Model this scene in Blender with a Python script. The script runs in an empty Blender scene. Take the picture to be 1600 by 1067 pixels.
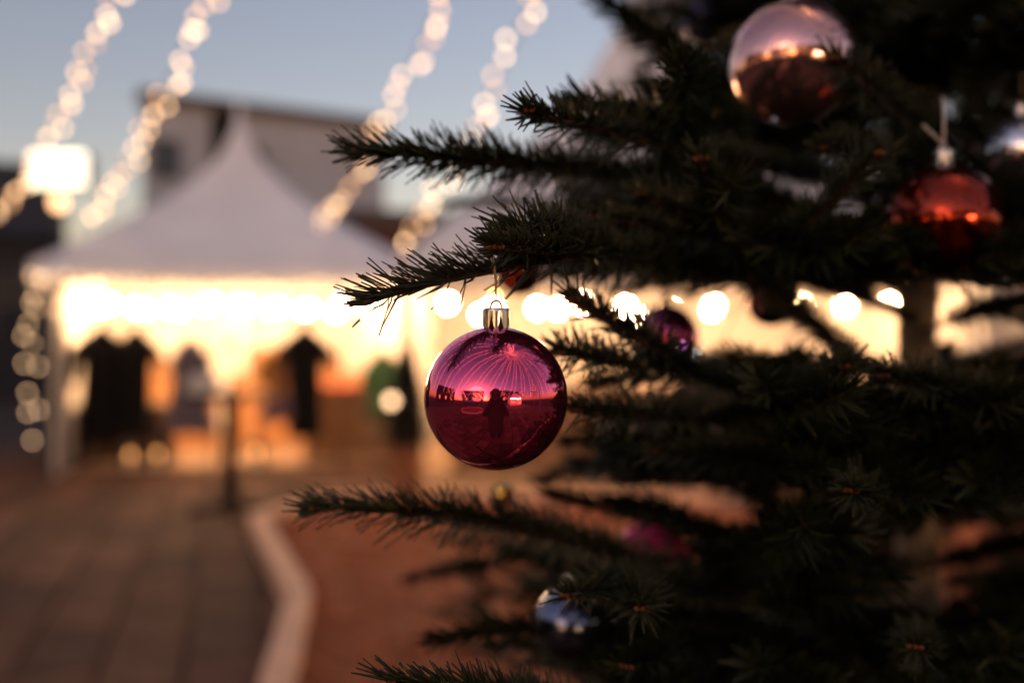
import bpy, math, random
import numpy as np
from mathutils import Vector, Matrix

R = math.radians
rng = np.random.default_rng(7)
random.seed(7)
scene = bpy.context.scene
col = scene.collection

# ------------------------------------------------------------------ camera, sky, exposure
HC = 1.587                       # eye height of the photographer
F = 1600 * 35 / 36               # focal length in photograph pixels
cam_d = bpy.data.cameras.new('camera')
cam_d.lens = 35; cam_d.sensor_width = 36; cam_d.clip_start = 0.02; cam_d.clip_end = 3000
cam_d.dof.use_dof = True; cam_d.dof.focus_distance = 0.535; cam_d.dof.aperture_fstop = 2.55
cam_d.dof.aperture_blades = 0
cam = bpy.data.objects.new('camera', cam_d); col.objects.link(cam)
cam.location = (0, 0, HC); cam.rotation_euler = (R(90), 0, 0)
scene.camera = cam

SUN_EL, SUN_ROT = R(5), R(-150)
world = bpy.data.worlds.new('World'); scene.world = world; world.use_nodes = True
wn = world.node_tree.nodes; wn.clear()
sky = wn.new('ShaderNodeTexSky'); sky.sky_type = 'NISHITA'; sky.sun_disc = False
sky.sun_elevation = SUN_EL; sky.sun_rotation = SUN_ROT
sky.air_density = 1.0; sky.dust_density = 1.0; sky.ozone_density = 1.0; sky.altitude = 100
bg = wn.new('ShaderNodeBackground'); bg.inputs[1].default_value = 0.15
wo = wn.new('ShaderNodeOutputWorld')
tint = wn.new('ShaderNodeMix'); tint.data_type = 'RGBA'; tint.blend_type = 'MULTIPLY'; tint.inputs[0].default_value = 1
tint.inputs[7].default_value = (1.38, 1.06, 1.13, 1)          # the photograph's cool pink white balance
world.node_tree.links.new(sky.outputs[0], tint.inputs[6]); world.node_tree.links.new(tint.outputs[2], bg.inputs[0])
world.node_tree.links.new(bg.outputs[0], wo.inputs[0])

sun_d = bpy.data.lights.new('sun', 'SUN'); sun_d.energy = 0.15; sun_d.angle = R(30); sun_d.color = (1, .8, .66)
sun = bpy.data.objects.new('sun', sun_d); col.objects.link(sun)
# the sun has all but set: low, to the left and a little behind the camera
sx, sy = math.sin(SUN_ROT), math.cos(SUN_ROT)
sun.rotation_euler = Vector((-sx, -sy, -math.tan(R(6)))).to_track_quat('-Z', 'Y').to_euler()

vs = scene.view_settings
vs.view_transform = 'Standard'; vs.look = 'None'; vs.gamma = 1; vs.use_curve_mapping = False; vs.exposure = 0.35
scene.render.engine = 'CYCLES'
cy = scene.cycles
cy.use_denoising = True; cy.denoiser = 'OPENIMAGEDENOISE'; cy.denoising_input_passes = 'RGB_ALBEDO_NORMAL'
cy.denoising_prefilter = 'ACCURATE'
cy.use_adaptive_sampling = False
cy.max_bounces = 7; cy.diffuse_bounces = 4; cy.glossy_bounces = 4; cy.transmission_bounces = 4
cy.sample_clamp_indirect = 6.0; cy.caustics_reflective = False; cy.caustics_refractive = False
cy.use_light_tree = True

# ------------------------------------------------------------------ helpers
def P(px, py, d):
    """a point at depth d (metres ahead of the camera) seen at photograph pixel px, py"""
    return Vector(((px - 800) / F * d, d, HC - (py - 533.5) / F * d))

def nodes(m):
    return m.node_tree.nodes, m.node_tree.links

def mat(name, color, rough=0.6, metal=0.0, noise=0.0, scale=20.0, bump=0.0, spec=0.5, transl=0.0, coat=0.0, color2=None, rand=0.0):
    m = bpy.data.materials.new(name); m.use_nodes = True
    n, l = nodes(m); b = n['Principled BSDF']
    b.inputs['Base Color'].default_value = (*color, 1); b.inputs['Roughness'].default_value = rough
    b.inputs['Metallic'].default_value = metal; b.inputs['Specular IOR Level'].default_value = spec
    b.inputs['Coat Weight'].default_value = coat
    tc = n.new('ShaderNodeTexCoord')
    if noise > 0 or bump > 0:
        t = n.new('ShaderNodeTexNoise'); t.inputs['Scale'].default_value = scale; t.inputs['Detail'].default_value = 6
        l.new(tc.outputs['Object'], t.inputs['Vector'])
        if noise > 0:
            r = n.new('ShaderNodeValToRGB')
            c2 = color2 or tuple(c * (1 - noise) for c in color)
            r.color_ramp.elements[0].color = (*c2, 1); r.color_ramp.elements[0].position = .32
            r.color_ramp.elements[1].color = (*[min(1, c * (1 + noise * .6)) for c in color], 1); r.color_ramp.elements[1].position = .7
            l.new(t.outputs['Fac'], r.inputs['Fac']); l.new(r.outputs['Color'], b.inputs['Base Color'])
        if bump > 0:
            bp = n.new('ShaderNodeBump'); bp.inputs['Strength'].default_value = bump; bp.inputs['Distance'].default_value = .01
            l.new(t.outputs['Fac'], bp.inputs['Height']); l.new(bp.outputs['Normal'], b.inputs['Normal'])
    if rand > 0:                                    # each piece a little lighter or darker than the next
        oi = n.new('ShaderNodeObjectInfo'); mr = n.new('ShaderNodeMapRange'); mr.inputs[3].default_value = 1 - rand / 2; mr.inputs[4].default_value = 1 + rand / 2
        mu = n.new('ShaderNodeMix'); mu.data_type = 'RGBA'; mu.blend_type = 'MULTIPLY'; mu.inputs[0].default_value = 1
        l.new(oi.outputs['Random'], mr.inputs[0]); l.new(r.outputs['Color'], mu.inputs[6]); l.new(mr.outputs[0], mu.inputs[7]); l.new(mu.outputs[2], b.inputs['Base Color'])
    if transl > 0:
        tr = n.new('ShaderNodeBsdfTranslucent'); tr.inputs['Color'].default_value = (*color, 1)
        mx = n.new('ShaderNodeMixShader'); mx.inputs[0].default_value = transl
        o = n['Material Output']
        l.new(b.outputs[0], mx.inputs[1]); l.new(tr.outputs[0], mx.inputs[2]); l.new(mx.outputs[0], o.inputs['Surface'])
    return m

def emat(name, color, strength):
    m = bpy.data.materials.new(name); m.use_nodes = True
    n, l = nodes(m); b = n['Principled BSDF']
    b.inputs['Base Color'].default_value = (*[min(c, .8) for c in color], 1); b.inputs['Roughness'].default_value = .3
    b.inputs['Emission Color'].default_value = (*color, 1); b.inputs['Emission Strength'].default_value = strength
    return m

def link(o, parent=None):
    col.objects.link(o)
    if parent is not None: o.parent = parent
    return o

def mesh_of(name, verts, faces, material, smooth=False):
    me = bpy.data.meshes.new(name); me.from_pydata([tuple(v) for v in verts], [], faces); me.update()
    if material: me.materials.append(material)
    if smooth: me.polygons.foreach_set('use_smooth', [True] * len(me.polygons))
    return me

def mesh_np(name, V, Q, material, smooth=True):
    """V (n,3), Q (m,4) quads"""
    me = bpy.data.meshes.new(name)
    me.vertices.add(len(V)); me.vertices.foreach_set('co', np.ascontiguousarray(V, dtype=np.float32).ravel())
    me.loops.add(Q.size); me.loops.foreach_set('vertex_index', np.ascontiguousarray(Q, dtype=np.int32).ravel())
    me.polygons.add(len(Q)); me.polygons.foreach_set('loop_start', np.arange(0, Q.size, 4, dtype=np.int32))
    me.polygons.foreach_set('use_smooth', np.full(len(Q), smooth))
    me.update(calc_edges=True)
    me.materials.append(material)
    return me

def obj(name, me, parent=None, loc=None, rotz=None):
    o = bpy.data.objects.new(name, me); link(o, parent)
    if loc is not None: o.location = loc
    if rotz is not None: o.rotation_euler = (0, 0, rotz)
    return o

def tag(o, label=None, cat=None, group=None, kind=None):
    if label: o['label'] = label
    if cat: o['category'] = cat
    if group: o['group'] = group
    if kind: o['kind'] = kind
    return o

def empty(name, loc=(0, 0, 0), rotz=0):
    o = bpy.data.objects.new(name, None); link(o); o.location = loc; o.rotation_euler = (0, 0, rotz); o.empty_display_size = .1
    return o

class MB:
    """collects boxes, tubes, lathes into one mesh"""
    def __init__(s): s.v = []; s.f = []
    def add(s, V, Fc):
        b = len(s.v); s.v += [Vector(v) for v in V]; s.f += [tuple(i + b for i in f) for f in Fc]; return s
    def box(s, x0, x1, y0, y1, z0, z1, bev=0.0, M=None):
        if bev <= 0:
            V = [(x0,y0,z0),(x1,y0,z0),(x1,y1,z0),(x0,y1,z0),(x0,y0,z1),(x1,y0,z1),(x1,y1,z1),(x0,y1,z1)]
            Fc = [(3,2,1,0),(4,5,6,7),(0,1,5,4),(1,2,6,5),(2,3,7,6),(3,0,4,7)]
        else:
            b = bev; V = []; Fc = []
            rings = [(z0, b), (z0 + b, 0), (z1 - b, 0), (z1, b)]
            for z, i in rings:
                a = b if i == 0 else b
                # octagonal plan ring, corners cut
                xa, xb, ya, yb = x0 + i, x1 - i, y0 + i, y1 - i
                V += [(xa + a, ya, z), (xb - a, ya, z), (xb, ya + a, z), (xb, yb - a, z), (xb - a, yb, z), (xa + a, yb, z), (xa, yb - a, z), (xa, ya + a, z)]
            for k in range(3):
                for j in range(8):
                    Fc.append((k*8 + j, k*8 + (j+1) % 8, (k+1)*8 + (j+1) % 8, (k+1)*8 + j))
            Fc.append(tuple(range(7, -1, -1))); Fc.append(tuple(range(24, 32)))
        if M is not None: V = [M @ Vector(v) for v in V]
        return s.add(V, Fc)
    def tube(s, pts, rad, seg=8, cap=True):
        pts = [Vector(p) for p in pts]; n = len(pts)
        rad = [rad] * n if not hasattr(rad, '__len__') else rad
        V = []; Fc = []; prev = None
        for i, p in enumerate(pts):
            t = (pts[min(i+1, n-1)] - pts[max(i-1, 0)]).normalized()
            if prev is None:
                a = Vector((0, 0, 1)) if abs(t.z) < .9 else Vector((1, 0, 0)); u = t.cross(a).normalized()
            else:
                u = (prev - t * prev.dot(t)).normalized()
            prev = u; w = t.cross(u)
            for k in range(seg):
                A = 2 * math.pi * k / seg; V.append(p + (u * math.cos(A) + w * math.sin(A)) * rad[i])
        for i in range(n - 1):
            for k in range(seg):
                Fc.append((i*seg + k, i*seg + (k+1) % seg, (i+1)*seg + (k+1) % seg, (i+1)*seg + k))
        if cap:
            Fc.append(tuple(range(seg - 1, -1, -1))); Fc.append(tuple((n-1)*seg + k for k in range(seg)))
        return s.add(V, Fc)
    def lathe(s, prof, seg=24, c=(0, 0, 0), sx=1, sy=1, cap=True):
        V = []; Fc = []; c = Vector(c)
        for r, z in prof:
            for k in range(seg):
                A = 2 * math.pi * k / seg; V.append(c + Vector((r * sx * math.cos(A), r * sy * math.sin(A), z)))
        for i in range(len(prof) - 1):
            for k in range(seg):
                Fc.append((i*seg + k, i*seg + (k+1) % seg, (i+1)*seg + (k+1) % seg, (i+1)*seg + k))
        if cap:
            Fc.append(tuple(range(seg - 1, -1, -1))); Fc.append(tuple((len(prof)-1)*seg + k for k in range(seg)))
        return s.add(V, Fc)
    def build(s, name, m, parent=None, smooth=False, loc=None):
        return obj(name, mesh_of(name, s.v, s.f, m, smooth), parent, loc)

def icosphere(r, seg=12, ring=8):
    prof = [(max(1e-5, r * math.sin(math.pi * i / ring)), -r * math.cos(math.pi * i / ring)) for i in range(ring + 1)]
    return MB().lathe(prof, seg, cap=False)

def catmull(ctrl, n):
    c = np.array([list(p) for p in ctrl], float)
    c = np.vstack([2*c[0] - c[1], c, 2*c[-1] - c[-2]])
    out = []
    m = len(c) - 3
    for t in np.linspace(0, m - 1e-6, n):
        i = int(t); f = t - i
        p0, p1, p2, p3 = c[i], c[i+1], c[i+2], c[i+3]
        out.append(.5 * ((2*p1) + (-p0+p2)*f + (2*p0-5*p1+4*p2-p3)*f*f + (-p0+3*p1-3*p2+p3)*f**3))
    return np.array(out)

# ------------------------------------------------------------------ materials
M_slab = mat('paving_slab', (.135, .064, .041), .85, rand=.45, noise=.4, scale=3.0, bump=.15, spec=.2)
M_slab2 = mat('paving_slab_dark', (.090, .045, .031), .85, rand=.45, noise=.4, scale=3.0, bump=.15, spec=.2)
M_ground = mat('ground_paving', (.05, .022, .014), .95, noise=.3, scale=1.5)
M_kerb = mat('kerb_stone', (.78, .48, .32), .8, noise=.2, scale=9, bump=.2)
M_soil = mat('bark_soil', (.30, .085, .03), .95, noise=.4, scale=25, bump=.5)
M_chip = mat('bark_chip', (.52, .15, .05), .9, noise=.5, scale=14)
M_tent = mat('tent_fabric', (.86, .89, .97), .7, noise=.08, scale=1.2, transl=.12)
M_tentwall = mat('tent_wall_fabric', (.76, .72, .66), .7, noise=.05, scale=2, transl=.15)
M_alu = mat('tent_aluminium', (.62, .6, .56), .4, metal=.6)
M_woodfloor = mat('wood_floor', (.26, .15, .08), .7, noise=.35, scale=6)
M_wood = mat('stall_wood', (.25, .13, .06), .65, noise=.4, scale=8)
M_amber = mat('amber_wood', (.42, .19, .065), .6, noise=.4, scale=7)
M_darkwood = mat('dark_wood', (.014, .011, .010), .9, noise=.4, scale=6)
M_black = mat('black_cloth', (.006, .0055, .006), .95, noise=.2, scale=30, spec=.2)
M_grey = mat('grey_cloth', (.13, .115, .135), .95, noise=.2, scale=30, spec=.2)
M_ochre = mat('ochre_cloth', (.35, .16, .03), .9, noise=.2, scale=30)
M_green = mat('green_cloth', (.045, .13, .05), .9, noise=.2, scale=30)
M_red = mat('red_cloth', (.5, .035, .02), .85, noise=.2, scale=20)
M_mauve = mat('mauve_cloth', (.14, .08, .10), .9, noise=.2, scale=20)
M_metal = mat('dark_steel', (.05, .045, .045), .45, metal=.7)
M_cream = mat('cream_card', (.75, .66, .55), .6, noise=.05, scale=10)
M_terra = mat('brown_planter', (.30, .12, .05), .7, noise=.3, scale=7)
M_facade = mat('facade_render', (.42, .47, .57), .9, noise=.15, scale=.35)
M_trim = mat('roof_trim', (.10, .08, .08), .8, noise=.2, scale=1)
M_glass = mat('window_glass', (.03, .035, .045), .12, spec=.8, noise=.3, scale=.5)
M_brick = mat('brown_brick', (.14, .055, .04), .9, noise=.3, scale=3)
M_roof = mat('dark_roof', (.035, .032, .035), .85, noise=.3, scale=3)
M_bark = mat('fir_bark', (.40, .32, .25), .9, noise=.55, scale=30, bump=.7, color2=(.06, .05, .042))
M_twig = mat('fir_twig', (.055, .027, .013), .9, noise=.45, scale=90, bump=.5)
M_bud = mat('fir_bud', (.17, .055, .018), .6, noise=.3, scale=300)
M_leafdark = mat('dark_leaf', (.03, .045, .018), .7, noise=.4, scale=12)
M_conifer = mat('dark_conifer', (.008, .010, .006), .8, noise=.4, scale=12)
M_silver = mat('silver_cap', (.72, .68, .66), .2, metal=1, noise=.06, scale=200)
M_neck = mat('bauble_neck', (.10, .02, .03), .4)
M_thread = mat('gold_thread', (.35, .22, .12), .5, metal=.5)
M_cord = mat('pale_cord', (.55, .48, .44), .7)
M_cable = mat('black_cable', (.015, .015, .015), .6)
M_skin = mat('skin', (.55, .33, .25), .55, noise=.1, scale=30)
M_hair = mat('hair', (.04, .025, .015), .7, noise=.3, scale=80)
M_coat = mat('photographer_coat', (.035, .02, .014), .9, noise=.2, scale=40)
M_jeans = mat('dark_trousers', (.015, .016, .022), .9, noise=.2, scale=40)
E_string = emat('string_bulb', (1, .60, .32), 5.4)
E_string2 = emat('string_bulb_dim', (1, .52, .25), 3.6)
E_fest = emat('festoon_bulb', (1, .57, .28), 600)
E_lantern = emat('lantern_flame', (1, .42, .12), 2.6)
E_crown = emat('crown_bulb', (1, .5, .2), 22)
E_flood = emat('flood_lamp', (1, .84, .66), 1.7)
E_warmwin = emat('lit_window', (1, .5, .18), 1.6)
E_led = emat('warm_led', (1, .62, .12), 12)
E_cold = emat('cold_led', (.55, .85, 1), 20)

# needles: dark green, waxy
M_needle = bpy.data.materials.new('fir_needle'); M_needle.use_nodes = True
n, l = nodes(M_needle); b = n['Principled BSDF']
tc = n.new('ShaderNodeTexCoord'); t = n.new('ShaderNodeTexNoise'); t.inputs['Scale'].default_value = 60; t.inputs['Detail'].default_value = 3
r = n.new('ShaderNodeValToRGB')
r.color_ramp.elements[0].position = .3; r.color_ramp.elements[0].color = (.009, .013, .004, 1)
r.color_ramp.elements[1].position = .72; r.color_ramp.elements[1].color = (.034, .038, .012, 1)
l.new(tc.outputs['Object'], t.inputs['Vector']); l.new(t.outputs['Fac'], r.inputs['Fac']); l.new(r.outputs['Color'], b.inputs['Base Color'])
b.inputs['Roughness'].default_value = .45; b.inputs['Specular IOR Level'].default_value = .32

# ------------------------------------------------------------------ ground, paving, planted bed
TH = R(16)                                   # the square is laid out 16 degrees to the view
EX = Vector((math.cos(TH), math.sin(TH), 0)); EY = Vector((-math.sin(TH), math.cos(TH), 0))
g = MB().add([(-160, -160, -.03), (160, -160, -.03), (160, 200, -.03), (-160, 200, -.03)], [(0, 1, 2, 3)])
ground = g.build('ground', M_ground); tag(ground, 'dark brown paved ground of the square', 'ground', kind='structure')

bed_pts = [(-1.02, 4.3), (-1.25, 5.85), (-2.17, 8.46), (-1.85, 9.25), (-.9, 9.75), (1.5, 9.6), (4.2, 8.6), (5.2, 5.0), (4.2, 1.6), (2.2, .5), (.7, .62), (-.05, 1.3), (-.62, 2.6)]
def in_bed(x, y):
    c = False; n_ = len(bed_pts)
    for i in range(n_):
        (x0, y0), (x1, y1) = bed_pts[i], bed_pts[(i+1) % n_]
        if (y0 > y) != (y1 > y) and x < (x1-x0)*(y-y0)/(y1-y0)+x0: c = not c
    return c

pav = empty('pavement', (0, 0, 0)); tag(pav, 'grey brown slab pavement in front of the tents', 'pavement', kind='structure')
SL, SW = .80, .40
slabs = []
for var in range(4):
    j = [random.uniform(-.004, .004) for _ in range(4)]
    mb = MB().box(-SW/2 + .014, SW/2 - .014, -SL/2 + .007, SL/2 - .007, -.03, 0, bev=.006)
    slabs.append(mesh_of('slab', mb.v, mb.f, M_slab if var % 2 else M_slab2))
cand = []
for i in range(-40, 40):
    for j_ in range(-10, 40):
        p = EX * (i * SW) + EY * (j_ * SL + (SL/2 if i % 2 else 0))
        if p.y < -4 or p.y > 13.5 or abs(p.x) > 9.5: continue
        if in_bed(p.x, p.y): continue
        px = 800 + p.x / max(p.y, .01) * F; py = 533.5 + HC / max(p.y, .01) * F
        vis = p.y > 3.6 and -120 < px < 1250 and py < 1180
        cand.append((0 if vis else 1, p.length, p))
cand.sort(key=lambda c: (c[0], c[1]))
rest = MB()
for k, (nv, dist, p) in enumerate(cand):
    dz = random.uniform(-.004, .004)
    if k < 300:
        o = obj('slab', slabs[random.choice((0, 1, 1, 2, 3))], pav, (p.x, p.y, dz), TH + random.uniform(-.006, .006))
    else:
        M = Matrix.Translation((p.x, p.y, dz)) @ Matrix.Rotation(TH, 4, 'Z')
        rest.box(-SW/2 + .014, SW/2 - .014, -SL/2 + .007, SL/2 - .007, -.03, 0, M=M)
o = rest.build('slab_field', M_slab, pav); tag(o, kind='stuff')

bed = MB(); cx, cyy = 1.4, 5.0
bed.add([(x, y, .03) for x, y in bed_pts], [tuple(range(len(bed_pts)))])
bo = bed.build('planting_bed', M_soil); tag(bo, 'reddish brown bark covered planting bed round the fir', 'planting bed', kind='structure')

kerb = empty('bed_kerb', (-1.2, 5.8, 0)); tag(kerb, 'pale stone kerb bending round the bark planting bed', 'kerb')
nb = len(bed_pts)
W = .14
offs = []
for i in range(nb):
    a, b_, c = [Vector((*bed_pts[(i + k) % nb], 0)) for k in (-1, 0, 1)]
    d0 = (b_ - a).normalized(); d1 = (c - b_).normalized()
    n0 = Vector((d0.y, -d0.x, 0)); n1 = Vector((d1.y, -d1.x, 0))
    m_ = (n0 + n1).normalized(); k = 1 / max(.5, m_.dot(n0))
    offs.append((b_ - m_ * (W/2) * k, b_ + m_ * (W/2) * k))
for i in range(nb):
    (a0, a1), (b0, b1) = offs[i], offs[(i+1) % nb]
    L = (b0 - a0).length; ns = max(1, round(L / 1.0))
    for s_ in range(ns):
        g0, g1 = (s_ + .006) / ns, (s_ + 1 - .006) / ns
        q = [a0.lerp(b0, g0), a0.lerp(b0, g1), a1.lerp(b1, g1), a1.lerp(b1, g0)]
        ctr = sum(q, Vector()) / 4; h = .13 + random.uniform(-.004, .004)
        V = [v + Vector((0, 0, -.03)) for v in q] + [v + Vector((0, 0, h - .015)) for v in q] + [v + (ctr - v).normalized() * .015 + Vector((0, 0, h)) for v in q]
        Fc = [(3,2,1,0)] + [(k, (k+1) % 4, 4 + (k+1) % 4, 4 + k) for k in range(4)] + [(4+k, 4 + (k+1) % 4, 8 + (k+1) % 4, 8 + k) for k in range(4)] + [(8,9,10,11)]
        V = [v - Vector(kerb.location) for v in V]
        obj('kerb_stone', mesh_of('kerb_stone', V, Fc, M_kerb), kerb)

# bark chips
N = 9000; V = []; Q = []; cnt = 0
while cnt < N:
    x = rng.uniform(-2.2, 5); y = rng.uniform(.6, 9.8)
    if not in_bed(x, y): continue
    s = rng.uniform(.012, .04); a = rng.uniform(0, 6.28); w = s * rng.uniform(.3, .6); tl = rng.uniform(-.5, .5, 2)
    ux, uy = math.cos(a), math.sin(a); z = .035 + rng.uniform(0, .025)
    b0 = len(V)
    for (p, q) in ((-s, -w), (s, -w * .8), (s * .9, w), (-s * .8, w)):
        for dz in (0, .007):
            V.append((x + ux*p - uy*q, y + uy*p + ux*q, z + tl[0]*p + tl[1]*q + dz))
    for f in ((1, 3, 5, 7), (0, 2, 3, 1), (2, 4, 5, 3), (4, 6, 7, 5), (6, 0, 1, 7)): Q.append([b0 + k for k in f])
    cnt += 1
o = obj('bark_chips', mesh_np('bark_chips', np.array(V), np.array(Q), M_chip, False)); tag(o, 'loose reddish bark mulch covering the planting bed', 'bark mulch', kind='stuff')

# ------------------------------------------------------------------ tents
def tent(label, fl, side, theta, eave, peak, nseg=14, wallmat=M_tentwall, inset=.05):
    """fl: front left foot; local x along the front, y to the back; origin at the front left foot"""
    root = empty('pagoda_tent', (fl[0], fl[1], 0), theta); tag(root, label, 'tent', 'white pagoda tents round the square')
    c = side / 2
    def prof(u): return .62*u + .13*u**3 + .25*u**12
    corners = [(0, 0), (side, 0), (side, side), (0, side)]
    for k in range(4):
        a, b_ = corners[k], corners[(k+1) % 4]
        V = []; Fc = []; m_ = 12
        us = [1 - (1 - i / nseg)**1.25 * 1.0 for i in range(nseg + 1)]
        us = [i / nseg for i in range(nseg - 3)] + [.85, .90, .94, .97, .99]
        for u in us:
            for j in range(m_ + 1):
                t_ = j / m_
                x = a[0] + (b_[0] - a[0]) * t_; y = a[1] + (b_[1] - a[1]) * t_
                sag = -.10 * (1 - u) * u * 4 * (1 - (2*t_ - 1)**2) * .5 + .05 * max(0, 1 - abs(2*t_ - 1) * 5) * u * (1 - u) * 2
                V.append((x + (c - x) * u, y + (c - y) * u, eave + (peak - eave) * prof(u) + sag))
        for i in range(len(us) - 1):
            for j in range(m_): Fc.append((i*(m_+1) + j, i*(m_+1) + j + 1, (i+1)*(m_+1) + j + 1, (i+1)*(m_+1) + j))
        o = obj('roof_panel', mesh_of('roof_panel', V, Fc, M_tent, True), root)
        md = o.modifiers.new('thickness', 'SOLIDIFY'); md.thickness = .006
        # valance with a scalloped hem
        V = []; Fc = []; m_ = 48; ox, oy = [(0, -1), (1, 0), (0, 1), (-1, 0)][k]
        for j in range(m_ + 1):
            t_ = j / m_; x = a[0] + (b_[0] - a[0]) * t_ + ox * .012; y = a[1] + (b_[1] - a[1]) * t_ + oy * .012
            hem = .22 + .05 * abs(math.sin(t_ * math.pi * 6))
            V += [(x, y, eave + .012), (x + ox * .02, y + oy * .02, eave - hem)]
        for j in range(m_): Fc.append((2*j, 2*j + 1, 2*j + 3, 2*j + 2))
        o = obj('valance', mesh_of('valance', V, Fc, M_tent, True), root)
        md = o.modifiers.new('thickness', 'SOLIDIFY'); md.thickness = .004
        x, y = corners[k]; x += inset if x == 0 else -inset; y += .05 if y == 0 else -.05
        MB().box(x - .04, x + .04, y - .04, y + .04, 0, eave - .01, bev=.008).build('leg', M_alu, root)
    # back and side walls with soft folds
    def wall(p0, p1):
        V = []; Fc = []; m_ = 40
        d = Vector((p1[0] - p0[0], p1[1] - p0[1], 0)); nn = Vector((-d.y, d.x, 0)).normalized()
        for j in range(m_ + 1):
            p = Vector((*p0, 0)) + d * (j / m_) + nn * (.025 * math.sin(j * 1.3) + .015 * math.sin(j * 2.9))
            V += [(p.x, p.y, .02), (p.x, p.y, eave - .03)]
        for j in range(m_): Fc.append((2*j, 2*j + 1, 2*j + 3, 2*j + 2))
        obj('wall_sheet', mesh_of('wall_sheet', V, Fc, wallmat, True), root)
    wall((.15, side - .12), (side - .15, side - .12)); wall((inset + .07, .25), (inset + .07, side - .2)); wall((side - .07 - inset, .25), (side - .07 - inset, side - .2))
    fl_ = empty('floor', (0, 0, 0)); bpy.data.objects.remove(fl_)
    nbd = 14
    for k in range(nbd):
        y0 = .05 + (side - .1) * k / nbd
        MB().box(inset + .06, side - .06 - inset, y0 + .004, y0 + (side - .1) / nbd - .004, .002, .05 + random.uniform(0, .004)).build('floor_board', M_woodfloor, root)
    MB().lathe([(.05, peak - .12), (.05, peak), (.03, peak + .06), (.004, peak + .1)], 12, (c, c, 0)).build('finial', M_tent, root, True)
    return root

S1 = 4.75
t1 = tent('white pagoda tent with pointed roof at left, hung with coats', (-5.62, 11.62), S1, TH, 2.52, 5.0, inset=.27)
t2 = tent('tall white pagoda tent directly behind the fir tree', (-1.2, 10.55), 6.4, R(2), 2.46, 7.6)
t3 = tent('white pagoda tent at far right behind the fir trunk', (5.75, 10.2), 4.6, R(-14), 2.46, 5.4)

# festoon lamps in each tent
bulb_me = icosphere(.045, 14, 10)
fest_me = mesh_of('bulb', bulb_me.v, bulb_me.f, E_fest, True)
sock = MB().lathe([(.018, .03), (.02, .075), (.008, .09)], 10)
sock_me = mesh_of('socket', sock.v, sock.f, M_cable)
def festoon(label, tent_root, pts, n_, group='festoon lamps inside the tents'):
    M = tent_root.matrix_basis
    r_ = empty('festoon_lamp_string', M @ Vector(pts[0])); tag(r_, label, 'string light', group)
    base = Vector(r_.location)
    W_ = [M @ Vector(p) for p in pts]
    path = []
    for i in range(len(W_) - 1):
        for k in range(9):
            f = k / 8; p = W_[i].lerp(W_[i+1], f) + Vector((0, 0, -.12 * 4 * f * (1 - f)))
            if not path or (p - path[-1]).length > 1e-4: path.append(p)
    MB().tube([p - base for p in path], .006, 6).build('cable', M_cable, r_)
    L = [0]
    for i in range(1, len(path)): L.append(L[-1] + (path[i] - path[i-1]).length)
    for k in range(n_):
        s = L[-1] * (k + .5) / n_; i = max(j for j in range(len(L)) if L[j] <= s); i = min(i, len(path) - 2)
        p = path[i].lerp(path[i+1], (s - L[i]) / (L[i+1] - L[i])) - base + Vector((0, 0, -.09 + random.uniform(-.035, .03)))
        bo_ = obj('bulb', fest_me, r_, p); obj('socket', sock_me, bo_)
bpy.context.view_layer.update()
festoon('row of warm bulbs under the front edge of the coat tent', t1, [(.42, 1.15, 2.22), (2.2, 1.15, 2.2), (4.3, 1.15, 2.22)], 9)
festoon('row of warm bulbs along the back of the coat tent', t1, [(.3, 3.3, 2.3), (2.2, 3.3, 2.3), (4.2, 3.3, 2.3)], 8)
festoon('row of warm bulbs under the front edge of the tall tent', t2, [(.2, 1.6, 2.22), (2.2, 1.6, 2.2), (4.2, 1.6, 2.2), (6.2, 1.6, 2.22)], 11)
festoon('row of warm bulbs along the back of the tall tent', t2, [(.3, 4.3, 2.2), (2.2, 4.3, 2.2), (4.2, 4.3, 2.2), (6.1, 4.3, 2.2)], 5)
festoon('row of warm bulbs in the tent at far right', t3, [(.2, 1.5, 2.15), (2.3, 1.5, 2.12), (4.4, 1.5, 2.15)], 8)

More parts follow.
